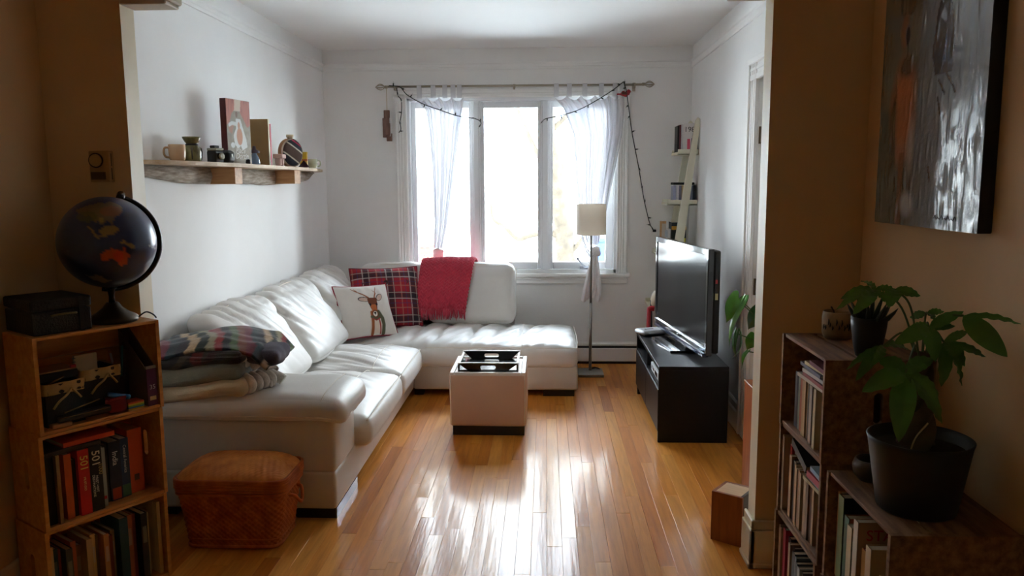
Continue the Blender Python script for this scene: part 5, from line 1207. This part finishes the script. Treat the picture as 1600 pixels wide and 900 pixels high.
part('sides', bm, gf, t_); part('back', boxb(-.021, .021, .19, .193, 0, .30), gf, t_); part('edge', boxb(-.021, .021, .0, .012, .15, .160), flat(150, 146, 140), t_); letters('35', .026, flat(214, 196, 206), fo, (0, -.0008, .075), UP, 'number'); part('label', boxb(-.013, .013, -.0012, 0, .022, .038, .0), flat(200, 170, 120), fo)

# globe lamp, woven case, thermostat
t_ = thing('globe', 'dark illuminated world globe on a bronze base', 'globe', inL(2, .115, .115, CHL), 0)
bz = plain('aged_bronze', S(74, 62, 44), .32, metal=.6)
part('base', lathe([(.088, 0), (.092, .006), (.092, .016), (.084, .024), (.06, .036), (.036, .056), (.022, .076), (.0, .076)], 40), bz, t_, True); part('neck', lathe([(.012, .074), (.010, .10), (.014, .125), (.022, .132), (0, .134)], 20), plain('dark_steel', S(70, 70, 70), .25, metal=.9), t_, True)
GR, GC = .176, Vector((0, 0, .312)); ax_a = 1.19                      # tilt of the axis in the picture plane
view = Vector((.85, -1.5, .1)).normalized(); e3 = Vector((-GC.x - t_.location.x, -t_.location.y, CAM_H - t_.location.z - GC.z)).normalized(); e1 = Vector((0, 0, 1)).cross(e3).normalized(); e2 = e3.cross(e1)
bm = B(); bmesh.ops.create_uvsphere(bm, u_segments=128, v_segments=80, radius=GR); o = part('sphere', bm, painted('globe_print', .32, coat=.45), t_, True, loc=GC)
E1, E2, E3 = [np.array(e, np.float32) for e in (e1, e2, e3)]
def globe_print(co):
    u = co @ E1 / GR; v = co @ E2 / GR; w = co @ E3 / GR
    q = lambda pts: [((a - 365) / 312, -(b_ - 330) / 312) for a, b_ in pts]; n1 = vnoise(u * 9 + 30, v * 9 + 30, 4) * .6 + vnoise(u * 24 + 60, v * 24 + 60, 7) * .4
    img = np.tile(C3(S(18, 34, 78)), (len(u), 1)); img = lay(img, n1, S(34, 60, 110), .6); f = (w > 0).astype(np.float32); du = u + .05 * (n1 - .5); dv_ = v + .05 * (n1 - .5)
    T, Y_, R_c, GN = S(120, 96, 56), S(150, 122, 62), S(176, 72, 34), S(74, 84, 48)
    img = lay(img, f * poly_mask(du, dv_, q([(190, 110), (280, 75), (400, 62), (460, 90), (470, 130), (420, 170), (400, 215), (370, 190), (345, 215), (330, 190), (300, 200), (280, 160), (230, 150)])), T, .85)
    img = lay(img, f * ell(du, dv_, .1, .65, .22, .12), S(150, 80, 44), .5); img = lay(img, f * ell(du, dv_, -.35, .55, .2, .12), GN, .7)
    for c in ((375, 255, 52, 34, .2), (420, 240, 16, 22, 0), (335, 190, 10, 26, 0), (345, 295, 30, 7, .0), (500, 355, 34, 13, -.5), (455, 330, 18, 9, 0)): img = lay(img, f * ell(du, dv_, (c[0] - 365) / 312, -(c[1] - 330) / 312, c[2] / 312, c[3] / 312, c[4]), Y_, .9)
    img = lay(img, f * seg_mask(du, dv_, q([(262, 225), (285, 265), (310, 305)]), .022), Y_, .8)
    img = lay(img, f * poly_mask(du, dv_, q([(315, 420), (345, 388), (392, 365), (418, 388), (440, 398), (462, 372), (476, 402), (488, 432), (470, 475), (436, 490), (415, 458), (380, 445), (335, 456), (318, 440)])), R_c); img = lay(img, f * ell(du, dv_, .19, -.30, .10, .12), S(196, 50, 26), .7)
    img = lay(img, f * poly_mask(du, dv_, q([(225, 545), (300, 545), (375, 590), (330, 600), (260, 580)])), S(140, 132, 120), .8); img = lay(img, f * seg_mask(u, v, q([(622, 368), (668, 388)]), .02), S(150, 160, 176), .8)  # pale stroke at the right rim: window highlight painted into the colour
    img = lay(img, (1 - f) * (n1 > .55), T, .8)
    for k in range(3): img = lay(img, f * seg_mask(u, v, q([(130 + k * 22, 375), (136 + k * 22, 400)]), .006), S(70, 90, 110), .6)
    return img
paint(o, globe_print)
arm = [GC + (e1 * math.cos(a) + e2 * math.sin(a)) * (GR + .010) - e3 * .055 for a in [math.radians(72 - 4 * i) for i in range(44)]]
part('meridian_arm', tube(arm, .008, 8, rads=[.009 + .004 * math.sin(PI * i / 43) for i in range(44)]), plain('black_gloss_arm', S(20, 20, 22), .25), t_, True)
pole = arm[0]; part('arm_tip', tube([GC + (e1 * math.cos(1.256) + e2 * math.sin(1.256)) * (GR - .004) - e3 * .02, pole + (e1 * math.cos(1.256) + e2 * math.sin(1.256)) * .010], .016, 12), plain('black_gloss_arm', S(20, 20, 22), .25), t_, True)
part('power_cord', tube(spline([(.085, .03, .012), (.11, .045, .03), (.13, .06, .018), (.135, .075, .002)], 6), .003, 6), plain('black_cable', S(20, 20, 22), .6), t_, True)
t_ = thing('woven_case', 'black woven lidded case on top of the pine crates', 'case', inL(2, -.112, .025, CHL), ROTL - .03)
bm = boxb(-.105, .10, 0, .235, 0, .085, .006, 2); part('body', bm, rat, t_); bm = boxb(-.108, .103, -.003, .238, .088, .128, .008, 2); part('lid', bm, rat, t_)
part('clasp', tube(spline([(-.045, -.006, .068), (.0, -.011, .072), (.045, -.006, .070)], 5), .004, 6), plain('dull_brass', S(120, 104, 70), .4, metal=.7), t_, True); part('strap', boxb(.055, .07, -.005, 0, .0, .128), flat(24, 20, 18), t_)
t_ = thing('thermostat', 'beige dial thermostat on the tan wall left of the opening', 'thermostat', (-1.788, PY0, 1.673)); th_m = plain('beige_plastic', S(176, 138, 90), .5)
part('case', boxb(-.042, .042, -.034, 0, -.062, .062, .003), th_m, t_); part('dial', (lambda bm: (bmesh.ops.rotate(bm, matrix=Matrix.Rotation(PI / 2, 3, 'X'), verts=bm.verts), bm)[1])(lathe([(.025, 0), (.024, .008), (.0, .009)], 28)), plain('beige_dial', S(186, 150, 100), .4), t_, loc=(-.012, -.034, .024))
bm = lathe([(.025, 0), (.030, 0), (.030, .003), (.025, .003)], 28, caps=False); bmesh.ops.rotate(bm, matrix=Matrix.Rotation(PI / 2, 3, 'X'), verts=bm.verts); part('dial_ring', bm, flat(46, 32, 22), t_, loc=(-.012, -.034, .024))
part('window', boxb(-.036, .024, -.036, -.033, -.052, -.022), flat(96, 76, 48), t_); part('slot', boxb(.0415, .0428, -.022, -.017, .002, .052), flat(40, 28, 20), t_); part('slot', boxb(.0415, .0428, -.022, -.017, -.052, -.006), flat(40, 28, 20), t_)

# ================================================================== right side: old crates, books, plants
oldw = wood('weathered_crate_wood', S(92, 60, 36), S(156, 116, 80), 'X', 5, .75, 0, .4, .4)
ROTR = -PI / 2; CWR, CHR, CDR = .459, .345, .345; RC = []
for nm, yc, k in (('lowest weathered crate of the tall right stack', 2.7145, 0), ('middle weathered crate of the tall right stack', 2.7145, 1), ('top weathered crate of the tall right stack, under the jar', 2.7145, 2), ('lower weathered crate of the short stack nearest the camera', 2.2035, 0), ('upper weathered crate of the short stack under the big pot', 2.2035, 1)):
    RC.append(crate('weathered_crate', nm, (.885 + .003 * ((k * 2) % 3), yc, k * CHR), ROTR, CWR if yc > 2.5 else .467, CHR - .001, CDR, oldw, 3, 'weathered crates stacked as a bookshelf', .016, .0065))
def inR(k, x, y, z): o = RC[k].location; return (o.x + y, o.y - x, o.z + z)
def fill(k, x0, specs, where, dflt_d=.17, grp=None):
    x = x0; last = None
    for t, h, col, nm, y in specs:
        x += t / 2; book('book', '%s book %s %s' % (nm, 'at the far end' if last is None else 'beside the %s one' % last, where), inR(k, x, y, .0135), ROTR, t, h, dflt_d, col, grp); x += t / 2 + .0018; last = nm
    return x
fill(2, -.185, [(.02, .195, (110, 40, 34), 'dull maroon', .05), (.014, .20, (90, 80, 74), 'thin grey', .045), (.018, .205, (96, 100, 110), 'blue grey', .03), (.016, .20, (24, 32, 44), 'midnight blue', .03), (.018, .205, (140, 150, 130), 'sage', .03), (.026, .21, (170, 84, 40), 'orange', .03), (.022, .205, (150, 40, 34), 'red', .035), (.016, .20, (186, 150, 104), 'buff', .02), (.018, .205, (200, 168, 120), 'pale tan', .02),
     (.022, .21, (190, 160, 120), 'oatmeal', .025), (.014, .205, (60, 50, 46), 'black striped', .02), (.018, .21, (196, 176, 150), 'bone coloured', .02), (.02, .205, (176, 160, 150), 'ash grey', .015), (.02, .20, (160, 130, 110), 'taupe', .02), (.022, .205, (206, 190, 156), 'ivory', .012)], 'in the top crate of the right stack', .17, 'books standing in the top right crate')
def pile(k, x, z, specs, where, grp=None):
    for t, L, d, col, nm, dx, dy, r in specs:
        book('book', '%s book lying %s' % (nm, where), inR(k, x + dx, dy, z), (0, 0, ROTR + r), t, L, d, col, grp, None, lying=True); z += t + .0006
    return z
pile(2, .045, .2245, [(.013, .25, .16, (196, 180, 160), 'cream magazine', .02, .01, .02), (.012, .21, .15, (150, 60, 50), 'pale red', .05, .008, -.02), (.012, .20, .15, (200, 190, 180), 'white paged', .04, .012, .03), (.012, .22, .16, (70, 60, 84), 'violet grey', .0, .015, -.03), (.012, .20, .14, (206, 184, 130), 'yellowed', .04, .02, .04), (.014, .15, .13, (110, 30, 40), 'small burgundy', .07, .012, -.03)], 'on the row in the top crate of the right stack')
fill(1, -.205, [(.008, .29, (190, 176, 160), 'tall white', .008), (.01, .285, (170, 150, 130), 'tall stone', .008), (.02, .26, (170, 36, 40), 'crimson', .03), (.02, .24, (50, 40, 40), 'dark umber', .04), (.026, .235, (176, 140, 90), 'golden tan', .015), (.034, .225, (40, 30, 26), 'chocolate brown', .02), (.016, .22, (186, 150, 110), 'fawn', .015), (.016, .215, (196, 164, 124), 'wheat coloured', .012), (.018, .215, (170, 130, 96), 'light brown', .015), (.016, .21, (180, 150, 116), 'putty coloured', .015),
     (.028, .205, (56, 40, 34), 'dark walnut', .03), (.024, .21, (160, 124, 84), 'ochre', .015), (.022, .205, (130, 100, 70), 'hazel', .015), (.022, .20, (100, 70, 50), 'cocoa', .02), (.018, .20, (170, 140, 104), 'biscuit', .02)], 'in the middle crate of the right stack', .17, 'books standing in the middle right crate')
book('binder', 'black binder leaning across the books in the middle right crate', inR(1, -.06, .02, .262), (0, .30, ROTR), .028, .17, .17, (20, 18, 20), None, None, 'binder', (176, 130, 96), lying=True); pile(1, .115, .222, [(.012, .17, .15, (196, 176, 140), 'buff paged', .0, .012, .03), (.010, .16, .15, (90, 90, 96), 'dark grey', .01, .014, -.02), (.022, .15, .15, (176, 24, 40), 'bright red', .03, .01, .02), (.016, .14, .14, (150, 176, 196), 'light blue', .03, .016, -.03)], 'across the row in the middle crate of the right stack')
fill(0, -.20, [(.012, .28, (180, 150, 120), 'tall pale', .012), (.012, .275, (160, 130, 100), 'tall beige', .012), (.030, .28, (166, 28, 56), 'magenta red', .02), (.03, .26, (60, 44, 40), 'blackish brown', .03), (.022, .25, (170, 140, 110), 'light sand', .02), (.022, .245, (90, 76, 64), 'mocha', .03), (.03, .24, (56, 60, 62), 'gunmetal', .02), (.018, .235, (120, 130, 130), 'silver grey', .02), (.024, .225, (46, 50, 54), 'graphite', .015), (.024, .22, (150, 150, 144), 'pewter', .015), (.02, .215, (60, 56, 56), 'charcoal', .02)], 'in the lowest crate of the right stack', .17, 'books standing in the lowest right crate')
# upper crate of the short stack
COVER = (PI / 2, 0, PI / 2)
def fbook(x, t, h, d, col, lab, y, txt=None, spine_col=None):
    o = book('book', lab, inR(4, x, y, .0135), ROTR, t, h, d, col, 'books in the crate under the big pot')
    if spine_col: part('spine', boxb(-t / 2, t / 2, -.0025, .0, 0, h), flat(*spine_col), o)
    if txt: letters(txt[0], txt[1], flat(*txt[3]), o.children[0], (t / 2 + .0008, txt[2][0], txt[2][1]), COVER, 'cover_lettering', .0005, 'LEFT')
fbook(-.19, .026, .275, .20, (196, 150, 80), 'yellow and orange spined book at the far end of the short crate', .03, None, (190, 120, 60)); fbook(-.15, .04, .28, .24, (24, 34, 28), 'large dark green hardback with a pale green spine', .02, None, (120, 140, 96)); fbook(-.10, .036, .235, .2, (170, 90, 40), 'orange topped book with a green spine', .02, None, (30, 74, 44))
fbook(-.056, .034, .225, .2, (206, 190, 150), 'thick cream paperback before the book reading STA', .012, None, (210, 196, 160)); fbook(-.012, .03, .262, .22, (176, 140, 104), 'tall tan book with STA in red on its cover', .012, ('STA', .046, (.022, .222), (166, 26, 30)), (206, 200, 190)); fbook(.035, .03, .195, .19, (176, 76, 40), 'rusty orange book with a gold spine in the short crate', .02, None, (190, 140, 60))
fbook(.082, .034, .226, .2, (186, 156, 116), 'tan book with a red letter P on its cover', .012, ('Pa', .05, (.04, .19), (176, 30, 34)), (200, 180, 150)); fbook(.122, .022, .15, .15, (206, 200, 190), 'small white spined booklet low in the short crate', .012); fbook(.155, .03, .175, .16, (190, 150, 90), 'small ochre yellow book at the near end of the short crate', .02, None, (214, 186, 120))
fill(3, -.20, [(.03, .27, (150, 110, 70), 'dull gold', .03), (.04, .28, (50, 44, 40), 'sooty', .03), (.03, .25, (120, 50, 40), 'rosewood', .03), (.036, .26, (170, 140, 100), 'parchment', .03), (.03, .24, (60, 70, 60), 'moss', .03)], 'in the lower crate of the short stack', .2, 'books in the lower short crate')
# pots and plants
cer = plain('speckled_ceramic', S(150, 120, 84), .5, .25, 26)
t_ = thing('ceramic_jar', 'speckled tan ceramic jar with dark brush marks on the tall stack', 'jar', (1.055, 2.85, 3 * CHR)); part('body', lathe([(0, 0), (.046, 0), (.053, .02), (.055, .07), (.052, .095), (.049, .098), (.047, .09), (.045, .02), (0, .012)], 32), cer, t_, True)
bm = B(); rr = random.Random(4)
for k in range(14):
    a = -2.9 + k * .17 + rr.uniform(-.04, .04); z = .045 + rr.uniform(-.012, .012); h = rr.uniform(.012, .026); tube([(.0555 * math.cos(a), .0555 * math.sin(a), z), (.056 * math.cos(a + .05), .056 * math.sin(a + .05), z + h * .5), (.0552 * math.cos(a + .02), .0552 * math.sin(a + .02), z + h)], .003, 5, bm, rads=[.0015, .0035, .0015])
part('brush_marks', bm, flat(40, 30, 24), t_, True); part('sprig', tube([(.0, 0, .02), (-.02, -.01, .10), (-.03, -.01, .116)], .003, 6), flat(60, 44, 36), t_)
darkp = plain('dark_grey_pot', S(26, 28, 32), .5, .05, 20)
t_ = thing('aloe_plant', 'spiky aloe in a tall dark tapered pot on the right stack', 'plant', (1.045, 2.555, 3 * CHR)); part('pot', lathe([(0, 0), (.036, 0), (.044, .03), (.053, .09), (.056, .128), (.052, .128), (.048, .10), (0, .10)], 32), darkp, t_, True); part('soil', lathe([(0, .11), (.05, .11)], 20, caps=False), plain('dark_soil', S(40, 30, 24), .95), t_)
sp_m = plain('aloe_green', S(50, 62, 44), .5, .2, 40)
for k in range(15):
    a = k * 2.4; r_ = .012 + .025 * (k % 3) / 2; tilt = .35 + .5 * (k % 3) / 2; L = .085 - .012 * (k % 3); b0 = Vector((r_ * math.cos(a), r_ * math.sin(a), .112)); d_ = Vector((math.cos(a) * math.sin(tilt), math.sin(a) * math.sin(tilt), math.cos(tilt)))
    part('leaf', tube([b0, b0 + d_ * L * .4, b0 + d_ * L * .75 + Vector((0, 0, .004)), b0 + d_ * L + Vector((0, 0, .01))], .008, 6, rads=[.008, .0085, .005, .0008]), sp_m, t_, True)
t_ = thing('bowl', 'small dark bowl behind the big plant pot', 'bowl', (.995, 2.36, 2 * CHR)); part('body', lathe([(0, 0), (.034, 0), (.05, .02), (.054, .045), (.046, .066), (.042, .066), (.046, .044), (.03, .008), (0, .008)], 28), plain('dark_bowl_glaze', S(60, 54, 48), .4), t_, True)
part('foot', lathe([(.030, -.0), (.030, .003), (.026, .003)], 20, caps=False), plain('dark_bowl_glaze', S(60, 54, 48), .4), t_)
PT = Vector((1.035, 2.15, 2 * CHR)); t_ = thing('money_tree', 'potted money tree with long green leaves in a big dark pot', 'plant', PT)
part('pot', lathe([(0, 0), (.098, 0), (.103, .006), (.132, .192), (.136, .205), (.131, .207), (.126, .195), (.12, .165), (0, .165)], 48), darkp, t_, True); part('soil', lathe([(0, .172), (.06, .178), (.123, .172)], 28, caps=False), plain('dark_soil', S(40, 30, 24), .95, .3, 60, 60, .8), t_, True)
tm = plain('money_tree_trunk', S(74, 60, 44), .85, .2, 30, 40, .5)
for k in range(3):
    pts = []
    for i in range(15):
        f = i / 14; a = k * 2.094 + f * 7.5; r_ = .024 * (1 - .45 * f); pts.append((.0 + r_ * math.cos(a), .02 + r_ * math.sin(a), .168 + f * .27))
    part('trunk', tube(pts, .02, 10, rads=[.030 - .014 * i / 14 for i in range(15)]), tm, t_, True)
part('support_wire', tube(spline([(-.05, -.05, .17), (-.035, -.05, .22), (-.005, -.05, .26)], 5), .0025, 6), flat(176, 150, 110), t_)
HUB = {'A': (0.911, 2.2, 1.299), 'A2': (0.947, 2.16, 1.306), 'B': (1.026, 2.12, 1.208), 'C': (1.092, 2.08, 1.248), 'D': (1.098, 2.18, 1.156), 'E': (0.953, 2.08, 1.093), 'F': (0.951, 2.22, 1.138), 'G': (1.065, 2.22, 1.229)}
LEAVES = [('A', (0.807, 2.17, 1.277), 0.02), ('A', (0.779, 2.12, 1.256), 0.016), ('A', (0.815, 2.1, 1.246), 0.022), ('A', (0.919, 2.15, 1.271), 0.014), ('A', (0.975, 2.22, 1.298), 0.012), ('A2', (1.007, 2.14, 1.29), 0.016), ('A2', (0.903, 2.09, 1.266), 0.024), ('A', (0.903, 2.28, 1.312), 0.014), ('B', (0.913, 2.07, 1.173), 0.026), ('B', (0.996, 2.15, 1.211), 0.012), ('B', (1.093, 2.12, 1.212), 0.012), ('B', (1.103, 2.1, 1.255), 0.018), ('B', (1.018, 2.06, 1.127), 0.024), ('C', (1.222, 2.05, 1.23), 0.011), ('C', (1.172, 2.01, 1.153), 0.032), ('D', (1.175, 2.21, 1.181), 0.014), ('D', (1.131, 2.13, 1.099), 0.024), ('D', (1.228, 2.21, 1.108), 0.014), ('D', (1.137, 2.15, 1.041), 0.015), ('D', (1.067, 2.12, 1.045), 0.022), ('E', (0.817, 2.02, 1.056), 0.032), ('E', (0.901, 1.98, 0.936), 0.036), ('E', (1.02, 2.03, 1.022), 0.032), ('E', (1.015, 2.0, 0.98), 0.028), ('E', (0.888, 2.1, 1.124), 0.03), ('E', (1.032, 2.1, 1.128), 0.026), ('F', (0.86, 2.17, 1.047), 0.02), ('F', (0.845, 2.2, 1.072), 0.012), ('F', (0.885, 2.14, 1.097), 0.016), ('F', (1.042, 2.27, 1.116), 0.016), ('G', (1.112, 2.22, 1.235), 0.012), ('G', (1.034, 2.25, 1.213), 0.014), ('G', (1.059, 2.17, 1.22), 0.014)]
lg = plain('money_tree_leaf', S(70, 122, 40), .38, .2, 14); TOP = Vector((-.0, .02, .43))
for k_, h_ in HUB.items():
    e = Vector(h_) - PT; part('stem', tube(spline([TOP + Vector((0, 0, -.04)), TOP.lerp(e, .45) + Vector((0, 0, .05)), e], 8), .003, 6), stemm, t_, True)
rr = random.Random(2)
def lance(a, c, w):
    a, c = Vector(a), Vector(c); ax = c - a; L = ax.length; ax.normalize(); n = Vector((-.15 + rr.uniform(-.6, .6), -.75, .65 + rr.uniform(-.4, .4))); n = (n - ax * n.dot(ax)).normalized(); s = ax.cross(n); arch = L * .10
    def pt(u, v):
        q = 2 * u - 1; wd = w * .88 * max(.02, math.sin(PI * v ** .82) ** .75) * (1.0 if v < .97 else .6)
        return a + ax * (v * L) + s * (q * wd) + n * (abs(q) * wd * .22 + arch * math.sin(PI * v) - .003 * math.sin(v * 30) * abs(q))
    return grid(8, 16, pt)
for h_, tip, w in LEAVES: part('leaf', lance(Vector(HUB[h_]) - PT, Vector(tip) - PT, w), lg, t_, True)

# ------------------------------------------------------------------ canvas on the right wall
t_ = thing('painting', 'tall glossy abstract canvas in grey, rust and blue on the right wall', 'painting', (XR, 2.595, 1.885))
PYH, PZH = .345, .435
part('stretcher', boxb(-.042, -.001, -PYH, PYH, -PZH, PZH, .003), plain('black_canvas_edge', S(14, 13, 14), .6), t_)
o = part('canvas', grid(130, 160, lambda u, v: (-.0425 - .0022 * max(0, nz(u * 9, v * 14, 3)) - .0016 * max(0, nz(u * 40, v * 9, 8) - .15) * 3, PYH - 2 * PYH * u, -PZH + 2 * PZH * v)), painted('oil_paint', .26, 40, .25, .8), t_, True)
def canvas(co):
    u = (PYH - co[:, 1]) / (2 * PYH); v = (co[:, 2] + PZH) / (2 * PZH); n = vnoise(u * 12 + 20, v * 7 + 20, 1); n2 = vnoise(u * 50 + 90, v * 12 + 90, 2)
    img = np.tile(C3(S(104, 104, 90)), (len(u), 1)) * (.8 + .4 * n)[:, None]; img = lay(img, np.clip((u - .38) * 6, 0, 1), S(138, 146, 150), .75); img = lay(img, n2 * (u > .4), S(120, 136, 156), .5)
    w = .02 * (n - .5)
    img = lay(img, ell(u + w, v + w, .26, .44, .16, .24, .0, .5), S(186, 108, 60), .9); img = lay(img, ell(u + w, v, .17, .40, .05, .2, 0, .8), S(40, 38, 30), .8); img = lay(img, ell(u + w, v, .28, .60, .09, .05, 0, .6), S(44, 40, 34), .7); img = lay(img, ell(u, v + w, .26, .87, .10, .10, 0, .5), S(50, 44, 34), .85); img = lay(img, ell(u + w, v, .24, .74, .05, .09, 0, .5), S(150, 96, 56), .7); img = lay(img, ell(u, v, .27, .72, .03, .045, 0, .5), S(30, 60, 96), .9)
    img = lay(img, poly_mask(u + w, v, [(.62, .90), (.66, .82), (.73, .62), (.72, .54), (.56, .54), (.53, .62), (.57, .80)]), S(36, 44, 56), .9); img = lay(img, ell(u, v, .64, .62, .05, .08, 0, .6), S(50, 80, 120), .5)
    img = lay(img, (np.abs(u - .27) < .03) * (v < .28), S(130, 80, 44), .7); img = lay(img, ell(u, v, .36, .30, .05, .14, 0, .7), S(206, 190, 176), .6); img = lay(img, ell(u, v, .35, .08, .08, .06, 0, .5), S(196, 200, 204), .8)
    for pts in ([(.60, .52), (.66, .47)], [(.66, .54), (.72, .50)], [(.60, .46), (.63, .40)], [(.70, .52), (.75, .47)], [(.55, .22), (.57, .17)], [(.78, .13), (.78, .08)]): img = lay(img, seg_mask(u, v, pts, .006), S(20, 20, 22))
    return img
paint(o, canvas)
for k in range(7): part('signature_stroke', tube(spline([(-.0465, -.10 - k * .02, -.402), (-.0465, -.108 - k * .02, -.392 - .008 * (k % 2)), (-.0465, -.117 - k * .02, -.405)], 3), .0012, 4), flat(28, 26, 26), t_)
# ================================================================== outside the window
barkm = plain('tree_bark', S(58, 50, 38), 0.95, 0.35, 9, 26, 0.9)
t_ = thing('street_tree', 'gnarled bare tree with a low bent branch outside the window', 'tree', (0.33, 11, -.6))
tr_pts = [(.02, 0, 0), (-.02, 0, .5), (-.05, .02, 1.0), (-.09, .02, 1.5), (-.16, 0, 1.85), (-.2, .05, 2.3), (-.28, .1, 3.0), (-.3, .2, 4.2)]
sp_ = spline(tr_pts, 6); n_ = len(sp_)
bm = tube(sp_, .2, 14, rads=[.19 - .12 * i / n_ + .012 * math.sin(i * 2.1) for i in range(n_)])
bmesh.ops.subdivide_edges(bm, edges=bm.edges, cuts=1, use_grid_fill=True)
bm.normal_update()
for v in bm.verts: v.co += v.normal * .035 * nz(v.co.x * 7, v.co.y * 7, v.co.z * 3)
part('trunk', bm, barkm, t_, True)
for pts, r0 in (([(-.05, 0, 1.42), (-.3, 0, 1.50), (-.55, -.05, 1.47), (-.72, -.05, 1.42), (-.9, 0, 1.58), (-1.06, 0, 1.69), (-1.1, .05, 1.9)], .055), ([(-.2, .05, 2.2), (-.5, .1, 2.7), (-.8, .3, 3.4)], .05), ([(.0, 0, 1.2), (.2, 0, 1.45), (.28, .1, 1.7)], .04), ([(-.25, .1, 2.9), (.1, .1, 3.3), (.3, .3, 4.0)], .04)):
    s_ = spline(pts, 5); bm = tube(s_, r0, 8, rads=[r0 * (1 - .75 * i / len(s_)) for i in range(len(s_))])
    part('branch', bm, barkm, t_, True)
leafy = plain('yellow_leaf', S(110, 110, 30), 0.7, 0.1)
for x, z, s in ((-1.08, 1.82, .05), (-1.03, 1.98, .04), (-.15, 2.28, .06), (-.1, 2.36, .05)):
    bm = grid(3, 6, lambda u, v, x=x, z=z, s=s: (x + (u - .5) * s * math.sin(PI * min(.98, v + .02)), .02 + .02 * v, z + v * s * 2.2)); part('leaf', bm, leafy, t_)
t_ = thing('house', 'pale rendered house with a red brick base across the street', 'house', (-.5, 17, -.6))
part('wall', boxb(-6, 5.5, 0, 6, 0, 6.5), plain('pale_render', S(224, 222, 216), 0.9, 0.03, 1), t_)
for x in (-4.6, -3.0, -1.0, 1.0, 3.2):
    w = part('window', boxb(x - .5, x + .5, -.06, .0, 3.3, 4.7, .02), plain('house_window_frame', S(236, 236, 234), 0.5), t_)
    part('pane', boxb(x - .42, x + .42, -.07, -.055, 3.38, 4.62), plain('house_pane', S(150, 170, 190), 0.1), w)
brick = plain('red_brick', S(110, 50, 40), 0.9, 0.15, 6)
bm0 = None
for i in range(3):
    for j in range(6):
        x = -2.55 + i * .215 + (j % 2) * .107; z = .45 + j * .072
        if bm0 is None: o = part('brick', boxb(0, .2, -.05, .02, 0, .062, .006), brick, t_); bm0 = o
        else: o = bm0.copy(); link(o, t_)
        o.location = (x, random.uniform(-.006, .006), z)
t_ = thing('recycling_bin', 'blue lidded bin standing outside behind the lamp', 'bin', (.86, 11.3, -.6))
blue = plain('blue_plastic', S(18, 52, 110), 0.5)
bm = B(); bmesh.ops.create_cone(bm, cap_ends=True, segments=4, radius1=.2, radius2=.24, depth=1.3, matrix=Matrix.Translation((0, 0, .70)) @ Matrix.Rotation(PI / 4, 4, 'Z')); part('body', bm, blue, t_)
part('lid', boxb(-.19, .19, -.2, .19, 1.35, 1.42, .02, 2), plain('dark_blue_plastic', S(14, 40, 90), 0.5), t_)
for x in (-.13, .13):
    part('wheel', tube([(x - .03, .17, .07), (x + .03, .17, .07)], .07, 16), plain('black_rubber', S(24, 24, 26), 0.8), t_)
